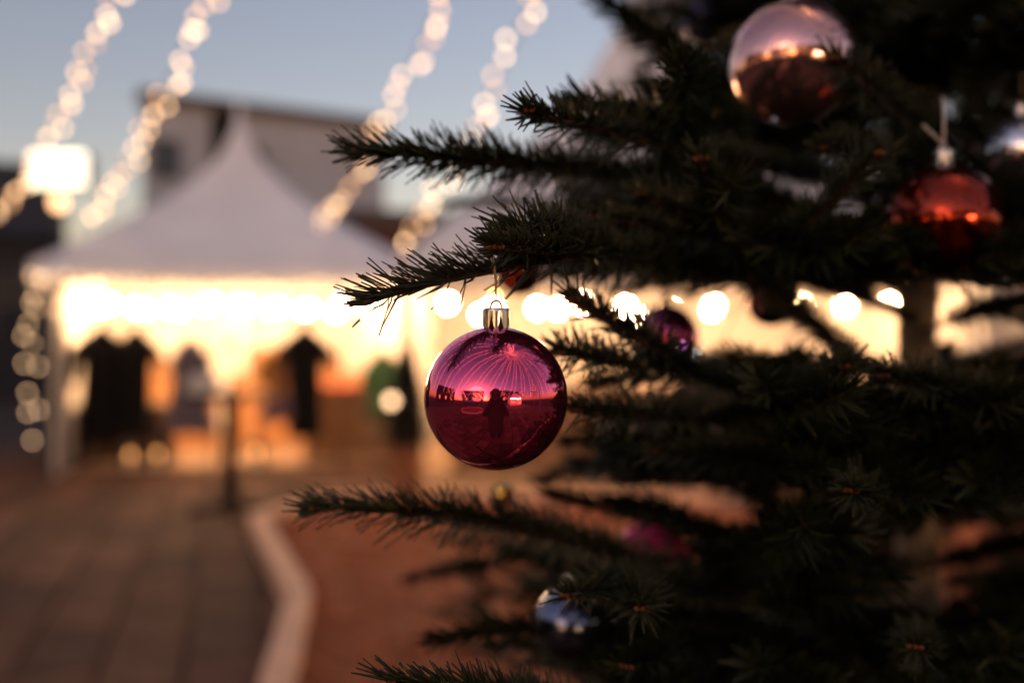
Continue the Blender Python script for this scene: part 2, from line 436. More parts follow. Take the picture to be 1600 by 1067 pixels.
# ------------------------------------------------------------------ goods in the tents
def cloth_coat(label, pos, top, h, wsh, m, rotz=0, sleeves=True, name='coat', flare=1.0, sleeve_len=.5, cat='coat', hook=True):
    """a garment on a hanger: shoulders slope from the hook, sleeves hang at the sides"""
    root = empty(name, (pos[0], pos[1], top - h), rotz); tag(root, label, cat, 'garments hanging in the coat tent')
    b_ = MB(); w = wsh / 2
    Z0 = h - .03; hb = Z0
    prof = [(.04, 0), (.10, -.03), (.28, -.08), (.58, -.16), (.84, -.27), (.84, -.40), (.78, -.55), (.78 + .1 * flare, -.55 - (hb - .55) * .5), (.80 + .25 * flare, -hb)]
    V = []; Fc = []; seg = 20
    for r_, z in prof:
        for k in range(seg):
            A = 2 * math.pi * k / seg; f = 1 + .05 * math.sin(5 * A + z * 9) * (1 if z < -.2 else 0)
            V.append((r_ * w * math.cos(A) * f, min(r_, .6) * .2 * math.sin(A) * f, Z0 + z))
    for i in range(len(prof) - 1):
        for k in range(seg): Fc.append((i*seg + k, (i+1)*seg + k, (i+1)*seg + (k+1) % seg, i*seg + (k+1) % seg))
    Fc.append(tuple(range(seg))); b_.add(V, Fc); b_.build('body', m, root, True)
    if sleeves:
        for s in (-1, 1):
            MB().tube([(s*w*.45, 0, Z0 - .20), (s*w*.85, .0, Z0 - .32), (s*w*1.12, .01, Z0 - .30 - sleeve_len*.4), (s*w*1.2, .02, Z0 - .2 - sleeve_len)], [.07, .085, .085, .075], 12).build('sleeve', m, root, True)
    if hook:
        hk = MB().tube([(0, 0, Z0), (0, 0, h - .03), (.02, 0, h), (.035, 0, h - .02)], .006, 6); hk.tube([(-w*.7, 0, Z0 - .22), (0, 0, Z0 - .015), (w*.7, 0, Z0 - .22)], .009, 6)
        hk.build('hanger', M_metal, root)
    return root

def at_ground(px, d, z=0.0): return Vector(((px - 800) / F * d, d, z))
D1 = 12.35
def rail(label, pxa, pxb, d, z):
    a, b_ = at_ground(pxa, d), at_ground(pxb, d + .1); c = (a + b_) / 2; r_ = empty('clothes_rail', (c.x, c.y, .05)); tag(r_, label, 'clothes rail')
    a, b_ = a - c, b_ - c; z -= .05
    MB().tube([a + Vector((0, 0, z)), b_ + Vector((0, 0, z))], .016, 8).build('rail', M_metal, r_)
    for e in (a, b_):
        MB().tube([e, e + Vector((0, 0, z))], .016, 8).build('upright', M_metal, r_)
        MB().box(e.x - .02, e.x + .02, e.y - .22, e.y + .22, 0, .035).build('foot', M_metal, r_)
rail('dark clothes rail at the left side of the coat tent', 130, 330, D1, 1.85)
rail('dark clothes rail in the middle of the coat tent', 405, 530, D1 + .2, 1.86)

cloth_coat('wide black coat hanging leftmost in the coat tent', at_ground(158, D1), 1.85, 1.52, .60, M_black, .15, name='coat', flare=.5, sleeve_len=.55)
cloth_coat('narrow black jacket hanging right beside the wide black coat', at_ground(212, D1 + .02), 1.84, 1.45, .5, M_black, -.1, name='jacket', cat='jacket', flare=.3, sleeve_len=.28)
cloth_coat('grey sleeveless cape with pointed top hanging in the tent', at_ground(298, D1), 1.70, 1.25, .60, M_grey, 0, sleeves=False, name='cape', cat='cape', flare=1.3)
cloth_coat('black short sleeved coat hanging alone mid tent', at_ground(476, D1), 1.86, 1.46, .54, M_black, 0, name='coat', flare=.1, sleeve_len=.33)
cloth_coat('ochre yellow jacket half hidden behind the lone black coat', at_ground(432, D1 + .5), 1.62, .75, .40, M_ochre, .2, name='jacket', cat='jacket', sleeve_len=.3)
cloth_coat('green jacket hanging at the right end of the coat tent', at_ground(598, D1 + .6), 1.58, .95, .42, M_green, -.2, name='jacket', cat='jacket', sleeve_len=.4)

def counter(label, c, rz, w, d, h, m_top, m_body, group=None, name='counter'):
    r_ = empty(name, c, rz); tag(r_, label, 'counter', group)
    MB().box(-w/2, w/2, -d/2, d/2, h - .04, h, bev=.006).build('counter_top', m_top, r_)
    nb_ = 9
    for k in range(nb_):
        x0 = -w/2 + .03 + (w - .06) * k / nb_
        MB().box(x0 + .004, x0 + (w - .06) / nb_ - .004, -d/2 + .03, -d/2 + .055, .02, h - .042).build('front_board', m_body, r_)
    for s in (-1, 1): MB().box(s*(w/2 - .05) - .02, s*(w/2 - .05) + .02, -d/2 + .06, d/2 - .03, 0, h - .042).build('side_board', m_body, r_)
c = at_ground(190, 12.75); counter('black boarded low counter below the black coats', (c.x, c.y, .054), TH, 1.35, .5, .72, M_darkwood, M_darkwood)
c = at_ground(545, 13.3); counter('red cloth covered counter at the right of the coat tent', (c.x, c.y, .054), TH, 1.25, .6, .95, M_red, M_wood)
for k, (lx, lw, lb) in enumerate([(1.15, 1.9, 'amber wooden back counter at the left of the coat tent'), (3.2, 1.9, 'amber wooden back counter at the right of the coat tent')]):
    p = t1.matrix_basis @ Vector((lx, 2.6, .054)); counter(lb, p, TH, lw, .6, 1.02 + .05 * k, M_amber, M_amber, 'amber back counters')
for k, (lx, w_, h_, lb) in enumerate([(.55, .5, .34, 'leftmost brown box on the back counter'), (1.35, .42, .26, 'low brown box on the back counter behind the cape'), (2.75, .46, .38, 'tall brown box on the back counter behind the lone coat'), (3.6, .5, .3, 'brown box on the back counter near the green jacket')]):
    p = t1.matrix_basis @ Vector((lx, 2.6, .054 + (1.02 if lx < 2.2 else 1.07))); r_ = empty('storage_box', p, TH + .1 * (k - 1)); tag(r_, lb, 'box', 'brown boxes on the back counter')
    MB().box(-w_/2, w_/2, -.18, .18, .001, h_ * .75, bev=.008).build('box_body', M_wood, r_); MB().box(-w_/2 - .01, w_/2 + .01, -.19, .19, h_ * .75 + .001, h_, bev=.008).build('lid', M_amber, r_)
# shoulder bag hung beside the lone coat
bag = empty('shoulder_bag', (*at_ground(432, D1 - .1).xy, .62)); tag(bag, 'dark mauve bag slanting beside the lone black coat', 'bag')
bg_ = MB(); V = [(-.28,-.06,.0),(.2,-.06,-.02),(.2,.06,-.02),(-.28,.06,0),(-.1,-.04,.27),(.17,-.04,.33),(.17,.04,.33),(-.1,.04,.27)]
bg_.add(V, [(3,2,1,0),(4,5,6,7),(0,1,5,4),(1,2,6,5),(2,3,7,6),(3,0,4,7)]); o = bg_.build('pouch', M_mauve, bag); md = o.modifiers.new('round', 'BEVEL'); md.width = .03; md.segments = 3
MB().tube([(-.06, 0, .27), (.0, 0, .62), (.1, 0, 1.0), (.12, 0, .62), (.15, 0, .31)], .012, 6).build('strap', M_mauve, bag)

# candle lanterns standing about
def lantern(label, p, s=1.0, group='candle lanterns by the tents'):
    r_ = empty('candle_lantern', p); tag(r_, label, 'lantern', group); w = .07 * s; h = .22 * s
    MB().box(-w, w, -w, w, 0, .02*s).build('base', M_metal, r_)
    for sx_ in (-1, 1):
        for sy_ in (-1, 1): MB().box(sx_*w*.9 - .006, sx_*w*.9 + .006, sy_*w*.9 - .006, sy_*w*.9 + .006, .02*s, h).build('post', M_metal, r_)
    MB().lathe([(w*1.35, h), (w*.7, h + .05*s), (.012, h + .09*s)], 4).build('roof', M_metal, r_)
    cd = MB().lathe([(w*.5, .02*s), (w*.5, .11*s), (w*.3, .115*s)], 12).build('candle', M_cream, r_)
    MB().lathe([(.004, .115*s), (.026*s, .135*s), (.022*s, .155*s), (.003, .20*s)], 10).build('flame', E_lantern, cd, True)
for (px, d, z, lb) in [(204, 11.8, .055, 'candle lantern on the tent floor below the wide black coat'), (246, 11.9, .055, 'candle lantern on the tent floor below the narrow jacket'),
                       (400, 12.1, .055, 'candle lantern on the floor left of the lone coat'),]:
    lantern(lb, at_ground(px, d, z), 1.25)

for k, (tr, lb, x, y, w) in enumerate([(t2, 'wooden boarded counter under the tall white tent', 3.2, 1.3, 5.4), (t3, 'wooden boarded counter in the tent at far right', 2.3, 1.3, 3.6)]):
    p = tr.matrix_basis @ Vector((x, y, .054)); counter(lb, p, tr.rotation_euler.z, w, .6, 1.0, M_wood, M_wood, 'boarded sales counters')
for (px, d, z, lb) in [(905, 11.85, 1.06, 'lantern on the tall tent counter nearest the big bauble'), (958, 11.85, 1.06, 'lantern on the tall tent counter right of its neighbour'), (1145, 9.3, .04, 'candle lantern standing on bark at the back of the bed'), (1385, 11.6, 1.06, 'candle lantern on the far right tent counter')]:
    lantern(lb, at_ground(px, d, z), 1.3)

# ------------------------------------------------------------------ standing table and planter in front of the coat tent
tp = at_ground(360, 9.25)
tb = empty('standing_table', tp); tag(tb, 'slim dark standing table in front of the coat tent', 'table')
MB().lathe([(.36, 1.06), (.385, 1.065), (.39, 1.095), (.385, 1.11), (.0005, 1.112)], 36).build('tabletop', M_darkwood, tb, False)
MB().lathe([(.085, .04), (.075, .1), (.075, 1.0), (.10, 1.06)], 16).build('column', M_black, tb, True)
for k in range(4):
    a = k * math.pi / 2 + .35
    MB().tube([(0, 0, .06), (.18*math.cos(a), .18*math.sin(a), .05), (.36*math.cos(a), .36*math.sin(a), .02)], [.04, .034, .028], 8).build('foot', M_black, tb, True)
pb = empty('paper_box', tp + Vector((-.24, -.05, 1.113)), .1); tag(pb, 'pale open paper box on the standing table', 'box')
MB().box(-.14, .14, -.09, .09, 0, .11, bev=.004).build('tray', M_cream, pb)
MB().add([(-.14, .09, .11), (.14, .09, .11), (.13, .13, .17), (-.13, .13, .17), (-.14, .094, .11), (.14, .094, .11), (.13, .134, .17), (-.13, .134, .17)], [(0,1,2,3),(7,6,5,4),(0,4,5,1),(2,6,7,3)]).build('flap', M_cream, pb)
vz = empty('bud_vase', tp + Vector((.0, .02, 1.113))); tag(vz, 'slender vase with one sprig on the standing table', 'vase')
MB().lathe([(.02, 0), (.028, .03), (.018, .09), (.01, .14), (.013, .16)], 16).build('vase_body', M_glass, vz, True)
MB().tube([(0, 0, .1), (.005, 0, .28), (-.005, 0, .36)], .005, 6).build('stem', M_twig, vz)
MB().lathe([(.004, .34), (.03, .38), (.036, .44), (.02, .50), (.003, .54)], 10).build('sprig', M_ochre, vz, True)

pp = at_ground(636, 9.6)
pl = empty('potted_conifer', pp); tag(pl, 'slender dark conifer in a tall brown planter', 'potted plant')
MB().lathe([(.13, 0), (.15, .3), (.18, .60), (.185, .61), (.16, .615), (.155, .56)], 20).build('planter', M_terra, pl, False)
V = []; Q = []
for k in range(5000):
    h = rng.uniform(0, 1) ** .8; rad = .25 * (1 - h) ** .7 * rng.uniform(.45, 1.05) + .015; a = rng.uniform(0, 6.28)
    p = Vector((rad*math.cos(a), rad*math.sin(a), .56 + h * .95)); dr = Vector((math.cos(a)*.5, math.sin(a)*.5, 1)).normalized(); sd = Vector((-math.sin(a), math.cos(a), 0))
    L = rng.uniform(.04, .07); b0 = len(V); V += [p - sd*.009, p + sd*.009, p + dr*L + sd*.003, p + dr*L - sd*.003]; Q.append([b0, b0+1, b0+2, b0+3])
o = obj('foliage', mesh_np('foliage', np.array([list(v) for v in V]), np.array(Q), M_conifer, False), pl); tag(o, kind='stuff')
MB().tube([(0, 0, .5), (0, 0, 1.3)], [.02, .006], 6).build('stem', M_twig, pl)
o = obj('lamp_bulb', fest_me, pl, (-.135, -.12, 1.02)); o.data = mesh_of('lamp_bulb', bulb_me.v, bulb_me.f, E_string, True)

# ------------------------------------------------------------------ flood lamp, dark stall at the left, buildings behind
lp = at_ground(98, 14.25); lamp = empty('flood_lamp', (lp.x, lp.y, 0)); tag(lamp, 'bright white box lamp on a pole left of the coat tent', 'lamp')
MB().tube([(0, 0, 0), (0, 0, 3.9)], [.06, .045], 12).build('pole', M_metal, lamp, True)
hd = MB().box(-.42, .42, -.12, .12, 3.78, 4.26, bev=.03).build('lamp_head', M_metal, lamp)
MB().box(-.40, .40, -.190, -.121, 3.80, 4.24, bev=.03).build('lamp_glass', E_flood, hd)
o = MB().lathe([(.01, 3.46), (.08, 3.48), (.10, 3.56), (.07, 3.66), (.02, 3.68)], 16, (0, -.12, 0)).build('lower_bulb', E_string2, lamp, True)

hut = empty('market_hut', (-8.3, 11.2, 0), TH); tag(hut, 'dark unlit wooden market hut at the left edge', 'hut')
for k in range(16): MB().box(-1.8 + k*.2 + .004, -1.8 + (k+1)*.2 - .004, -1.2, -1.17, 0, 2.35).build('front_board', M_darkwood, hut)
for k in range(12): MB().box(1.37, 1.40, -1.165 + k*.2 + .004, -1.165 + (k+1)*.2 - .004, 0, 2.35).build('side_board', M_darkwood, hut)
MB().box(-1.8, 1.36, -1.16, 1.2, .01, 2.3).build('core', M_darkwood, hut)
rf = MB(); V = [(-2.1,-1.55,2.28),(1.7,-1.55,2.28),(1.7,1.5,2.28),(-2.1,1.5,2.28),(-2.1,0,3.25),(1.7,0,3.25)]
rf.add(V, [(0,1,5,4),(2,3,4,5),(1,2,5),(3,0,4),(3,2,1,0)]); rf.build('roof', M_roof, hut)
for k, (x, z) in enumerate([(1.1, 1.95), (.72, 2.05)]):
    hl = empty('wall_lantern', hut.matrix_basis @ Vector((0, 0, 0)))
    M = Matrix.Translation((-8.3, 11.2, 0)) @ Matrix.Rotation(TH, 4, 'Z'); hl.location = M @ Vector((x, -1.31, z)); hl.rotation_euler = (0, 0, TH)
    tag(hl, ['small orange lantern on the dark hut nearest the coat tent', 'small orange lantern on the dark hut at the frame edge'][k], 'lantern', 'orange lanterns on the dark hut')
    MB().box(-.02, .02, .0, .105, -.01, .02).build('bracket', M_metal, hl)
    MB().lathe([(.045, .09), (.06, .0), (.045, -.13), (.02, -.15)], 10).build('shade', E_lantern, hl, True)

def building(label, a, b_, depth, h, m, rows, cols_, lit=(), trim=True, win=(1.1, 1.6), base=2.2, group=None, name='building', roof=None, skip=(), inline=False):
    a = Vector((*a, 0)); b_ = Vector((*b_, 0)); L = (b_ - a).length; ang = math.atan2(b_.y - a.y, b_.x - a.x)
    r_ = empty(name, a, ang); tag(r_, label, 'building', group)
    ca, sa = math.cos(-ang), math.sin(-ang)
    def back(v): q = v.normalized() * depth; return (q.x*ca - q.y*sa, q.x*sa + q.y*ca)
    (ax, ay), (bx_, by_) = (back(a), back(b_)) if inline else ((0, depth), (0, depth))
    bm_ = MB().add([(0,0,0),(L,0,0),(L+bx_,by_,0),(ax,ay,0),(0,0,h),(L,0,h),(L+bx_,by_,h),(ax,ay,h)], [(3,2,1,0),(4,5,6,7),(0,1,5,4),(1,2,6,5),(2,3,7,6),(3,0,4,7)]); bm_.build('wall', m, r_)
    if roof == 'gable':
        q = MB(); q.add([(-.3,-.4,h+.003),(L+.3,-.4,h+.003),(L+.3,depth+.4,h+.003),(-.3,depth+.4,h+.003),(-.3,depth/2,h+depth*.35),(L+.3,depth/2,h+depth*.35)], [(0,1,5,4),(2,3,4,5),(1,2,5),(3,0,4),(3,2,1,0)]); q.build('roof', M_roof, r_)
    elif trim:
        MB().box(-.12, L + .12, -.25, .6 if inline else depth + .25, h + .003, h + .5).build('cornice', M_trim, r_)
    for i in range(rows):
        for j in range(cols_):
            if (i, j) in skip: continue
            x = L * (j + .5) / cols_; z = base + (h - base - .6) * (i + .5) / rows; w, hh = win
            f = MB().box(x - w/2 - .08, x + w/2 + .08, -.06, -.003, z - hh/2 - .08, z + hh/2 + .08).build('window', M_trim, r_)
            MB().box(x - w/2, x - .03, -.09, -.063, z - hh/2, z + hh/2).build('pane', E_warmwin if (i, j) in lit else M_glass, f)
            MB().box(x + .03, x + w/2, -.09, -.063, z - hh/2, z + hh/2).build('pane', E_warmwin if (i, j) in lit else M_glass, f)
    return r_
A = P(222, 533, 40); B = P(602, 533, 45.5)
bld = building('big pale grey flat roofed building behind the coat tent', (A.x, A.y), (B.x, B.y), 14, 11.2, M_facade, 3, 6, win=(1.0, 1.5), base=1.0, skip=((2, 1), (2, 3), (2, 4), (1, 1), (2, 5), (1, 4)), inline=True)
ang = bld.rotation_euler.z; Lb = (B - A).length
bn = empty('facade_banner', bld.matrix_basis @ Vector((0, 0, 0))); Mb = Matrix.Translation((A.x, A.y, 0)) @ Matrix.Rotation(ang, 4, 'Z')
bn.location = Mb @ Vector((Lb*.315, -.06, 9.25)); bn.rotation_euler = (0, 0, ang); tag(bn, 'dark banner with green foot on the pale building', 'banner')
MB().box(-.62, .62, -.05, .05, -.1, 1.9).build('cloth', M_black, bn)
MB().box(-.64, .10, -.08, .06, -.9, -.105).build('green_field', M_green, bn)
A2 = P(540, 533, 30); B2 = P(700, 533, 31)
building('low dark brown brick building right of the pale one', (A2.x, A2.y), (B2.x, B2.y), 6, 5.1, M_brick, 1, 3, win=(.9, 1.2), base=2.5)
A3 = P(-260, 533, 27); B3 = P(70, 533, 29)
building('low dark building behind the unlit market hut', (A3.x, A3.y), (B3.x, B3.y), 8, 4.6, M_roof, 1, 4, base=1.5, roof='gable')
A4 = P(1000, 533, 34); B4 = P(1900, 533, 30)
building('grey building standing behind the right hand tents', (A4.x, A4.y), (B4.x, B4.y), 10, 6.6, M_facade, 2, 7, lit=((0, 2), (1, 5)), base=1.5)

# ------------------------------------------------------------------ strings of lights: a tall mast beside the fir carries them over the square
MX, MY, MZ = 2.4, -.15, 8.2
mast = empty('light_mast', (MX, MY, 0)); tag(mast, 'tall mast right of the camera carrying the light strings', 'mast')
MB().tube([(0, 0, 0), (0, 0, MZ)], [.035, .03], 14).build('pole', M_alu, mast, True)
MB().lathe([(.07, MZ - .1), (.16, MZ - .06), (.16, MZ + .02), (.04, MZ + .12)], 16).build('crown_ring', M_metal, mast, True)
sb = icosphere(.023, 10, 6); string_me = mesh_of('bulb', sb.v, sb.f, E_string, True); string2_me = mesh_of('bulb', sb.v, sb.f, E_string2, True)
string3_me = mesh_of('bulb', sb.v, sb.f, emat('string_bulb_faint', (1, .48, .2), 2.0), True)
sb_lo = icosphere(.0275, 6, 4)
def string_path(ex, ey, ez, sag, n_=60):
    a = Vector((MX, MY, MZ)); e = Vector((ex, ey, ez)); out = []
    for i in range(n_ + 1):
        f = i / n_; p = a.lerp(e, f); p.z -= sag * 4 * f * (1 - f); out.append(p)
    return out
def light_string(label, e, sag, seen=True, spacing=.165):
    path = string_path(*e, sag)
    r_ = empty('light_string', path[-1]); tag(r_, label, 'string light', 'light strings fanning out from the mast'); base = Vector(r_.location)
    MB().tube([p - base for p in path], .005, 5).build('cable', M_cable, r_)
    L = 0; nxt = .35; bm = MB()
    for i in range(len(path) - 1):
        seg = path[i+1] - path[i]; sl = seg.length
        while nxt < L + sl:
            p = path[i] + seg * ((nxt - L) / sl) - base + Vector((random.uniform(-.075, .075), random.uniform(-.05, .05), random.uniform(-.09, .02)))
            w = p + base
            inview = w.y > 1 and abs(w.x / w.y) < .6 and (w.z - HC) / w.y < .4
            if seen and inview: obj('bulb', random.choices((string_me, string2_me, string3_me), (.45, .3, .25))[0], r_, p)
            else: bm.add([Vector(v) + p for v in sb_lo.v], sb_lo.f)
            nxt += spacing * random.uniform(.7, 1.35)
        L += sl
    if bm.v:
        o = bm.build('bulb_run', E_string, r_, True); tag(o, kind='stuff')
def endp(px, py, d): p = P(px, py, d); return (p.x, p.y, p.z)
light_string('light string crossing the top left corner', endp(-195, 300, 12.2), .85)
light_string('light string falling to the left edge behind the box lamp', endp(-5, 338, 12.4), .95)
light_string('light string falling onto the left slope of the coat tent', endp(140, 338, 12.3), .95)
light_string('light string falling onto the right slope of the coat tent', endp(500, 350, 12.6), .95)
light_string('light string falling between the coat tent and the tall tent', endp(622, 390, 12.2), .95)
for k in range(30):
    a = R(20 + k * 10.6 + (3 if k % 2 else 0)); rr = 14
    e = (MX + rr * math.sin(a), MY + rr * math.cos(a), 3.0)
    if 320 < math.degrees(a) % 360: continue
    light_string('light string from the mast over the right side of the square' if math.cos(a) > 0 else 'light string from the mast over the square behind the camera', e, .95, seen=False, spacing=.24)

# small strings on the tent edges
def bulb_line(label, pts, n_, jit, me=string_me):
    r_ = empty('fairy_light_string', pts[0]); tag(r_, label, 'fairy lights'); base = Vector(pts[0]); c_ = catmull(pts, n_ * 2)
    MB().tube([Vector(p) - base for p in c_], .004, 5).build('cable', M_cable, r_)
    for k in range(n_):
        p = Vector(c_[2*k]) - base + Vector((random.uniform(-jit, jit), random.uniform(-jit, jit), random.uniform(-jit, jit))); obj('bulb', me, r_, p)
sb2 = icosphere(.02, 10, 6); fairy_me = mesh_of('bulb', sb2.v, sb2.f, E_string, True)
bulb_line('fairy lights hanging down the left leg of the coat tent', [P(62, 440, 11.45), P(50, 510, 11.45), P(52, 590, 11.45), P(58, 690, 11.45)], 13, .09, fairy_me)
M = t1.matrix_basis
bulb_line('fairy lights along the front valance of the coat tent', [M @ Vector((.0, -.08, 2.33)), M @ Vector((1.5, -.08, 2.28)), M @ Vector((3, -.08, 2.28)), M @ Vector((4.5, -.08, 2.33))], 34, .04, fairy_me)

# ------------------------------------------------------------------ the fir tree
fir = empty('fir_tree', (.555, 1.36, .03)); tag(fir, 'dark green fir tree hung with baubles in the foreground', 'tree')
FO = Vector(fir.location)
def trunk_at(z):                      # the stem leans a touch to the right going up
    return Vector((.555 + .012 * (z - 1.2), 1.36 + .004 * z, z))
tz = np.linspace(.03, 4.7, 40)
tr = MB()
tr.tube([trunk_at(z) + Vector((.004*math.sin(z*7), .004*math.cos(z*5), 0)) - FO for z in tz], [.036 * (1 - (z - .03) / 4.9) + .003 + .002*math.sin(z*23) for z in tz], 18)
tr.build('trunk', M_bark, fir, True)

def unit(a): return a / np.maximum(np.linalg.norm(a, axis=-1, keepdims=True), 1e-9)
def resample(path, step):
    seg = np.linalg.norm(np.diff(path, axis=0), axis=1); L = np.concatenate([[0], np.cumsum(seg)])
    n_ = max(4, int(L[-1] / step)); s = np.linspace(0, L[-1], n_)
    return np.stack([np.interp(s, L, path[:, k]) for k in range(3)], 1), L[-1]

LODS = {1: ([0, .35, 1.0], [.6, 1, .42], 4), 2: ([0, .45, 1.0], [.55, 1, .35], 3), 3: ([0, .5, 1.0], [.6, 1, .4], 2)}
def needle_mesh(shoots, lod, r_):
    """shoots: list of (path, bare fraction at the base, needle length, density per metre, underside share)"""
    B = []; D = []; Wv = []; Nv = []; LL = []; Bd = []
    for path, bare, nl, dens, under in shoots:
        p, L = resample(path, .008)
        n_ = int(L * (1 - bare) * dens)
        if n_ < 3: continue
        s = np.clip(bare + (1 - bare) * (np.arange(n_) + r_.uniform(-.9, .9, n_)) / n_, bare, 1); ix = s * (len(p) - 1); i0 = np.minimum(ix.astype(int), len(p) - 2); f = (ix - i0)[:, None]
        base = p[i0] * (1 - f) + p[i0 + 1] * f; T = unit(p[i0 + 1] - p[i0])
        up = np.array([0, 0, 1.0]) + r_.normal(0, .05, 3)
        S = np.cross(T, up); bad = np.linalg.norm(S, axis=1) < .25; S[bad] = np.cross(T[bad], np.array([0, -1.0, .2])); S = unit(S); U = unit(np.cross(S, T))
        ph = (np.arange(n_) * 2.39996 + r_.normal(0, .22, n_) + math.pi) % (2 * math.pi) - math.pi; keep = (np.abs(ph) < R(105)) | (r_.uniform(0, 1, n_) < under)
        base, T, S, U, ph, s = base[keep], T[keep], S[keep], U[keep], ph[keep], s[keep]; m_ = len(ph)
        if m_ < 1: continue
        tipf = np.clip((s - .9) / .1, 0, 1)
        al = np.radians(r_.normal(51, 6, m_)) * (1 - .42 * tipf); al += np.where(np.abs(ph) > R(105), R(10), 0)
        rad = U * np.cos(ph)[:, None] + S * np.sin(ph)[:, None]
        d = unit(T * np.cos(al)[:, None] + rad * np.sin(al)[:, None] + r_.normal(0, .05, (m_, 3)))
        w = unit(np.cross(T, rad) + r_.normal(0, .25, (m_, 3))); w = unit(w - d * (w * d).sum(1)[:, None]); nv = np.cross(w, d)
        ln = nl * np.clip(r_.normal(1, .12, m_), .5, 1.3) * (1 - .28 * tipf) * np.where(np.abs(ph) < R(45), .86, 1.0)
        B.append(base); D.append(d); Wv.append(w); Nv.append(nv); LL.append(ln)
        Bd.append(T * .16 + U * r_.normal(.08, .10, m_)[:, None] + r_.normal(0, .05, (m_, 3)))
    if not B: return None
    stats.append(sum(len(x) for x in B)); B, D, Wv, Nv, LL, Bd = [np.concatenate(x) for x in (B, D, Wv, Nv, LL, Bd)]
    ts, ws, k = LODS[lod]; n_ = len(B); hw = (.00102, .00125, .0016)[lod - 1]; th = .0004
    rings = []
    for t_, wf in zip(ts, ws):
        c_ = B + D * (LL * t_)[:, None] + Bd * (LL * t_ * t_)[:, None]
        if k == 4: cs = [c_ + Wv*hw*wf, c_ + Nv*th, c_ - Wv*hw*wf, c_ - Nv*th]
        elif k == 3: cs = [c_ + Wv*hw*wf, c_ + Nv*th*1.6, c_ - Wv*hw*wf]
        else: cs = [c_ + Wv*hw*wf, c_ - Wv*hw*wf]
        rings.append(np.stack(cs, 1))
    V = np.stack(rings, 1); m_ = len(ts); nvn = m_ * k; V = V.reshape(-1, 3)
    q = []
    for i in range(m_ - 1):
        for j in range(k if k == 4 else k - 1): q.append([i*k + j, i*k + (j+1) % k, (i+1)*k + (j+1) % k, (i+1)*k + j])
    if k == 4: q.append([(m_-1)*k + j for j in range(4)])
    Q = (np.array(q)[None] + (np.arange(n_) * nvn)[:, None, None]).reshape(-1, 4)
    return V, Q

GAPS = [(1140, 472, 1272, 530, 9), (1300, 482, 1425, 590, 9), (1505, 518, 1590, 552, 9), (822, 452, 890, 545, 9), (985, 478, 1095, 570, 9), (885, 585, 1010, 640, 9), (1030, 765, 1165, 812, 9),
        (1205, 262, 1335, 328, 9), (1490, 835, 1530, 945, 9), (1425, 455, 1495, 575, 1.33), (1400, 828, 1485, 965, 1.33), (990, 815, 1065, 880, 9), (1145, -10, 1340, 200, .83), (1385, 235, 1565, 430, .74),
        (1540, 195, 1600, 255, .89), (830, 930, 945, 1015, .86), (-400, -400, 895, 180, 9), (-400, 180, 850, 770, 9), (-400, 770, 560, 1500, 9), (895, -50, 960, 150, 9), (650, 500, 900, 745, 9), (560, 770, 740, 1000, 1.2)]
def blocked(path, pad=14, near=.46):
    for p in path[::3]:
        d = p[1]
        if d < .06: return True
        px = 800 + p[0] / d * F; py = 533.5 - (p[2] - HC) / d * F
        if d < near and -250 < px < 1850 and -250 < py < 1320: return True
        for x0, y0, x1, y1, dm in GAPS:
            e = pad / max(d, .5)
            if d < dm and x0 - e < px < x1 + e and y0 - e < py < y1 + e: return True
    return False

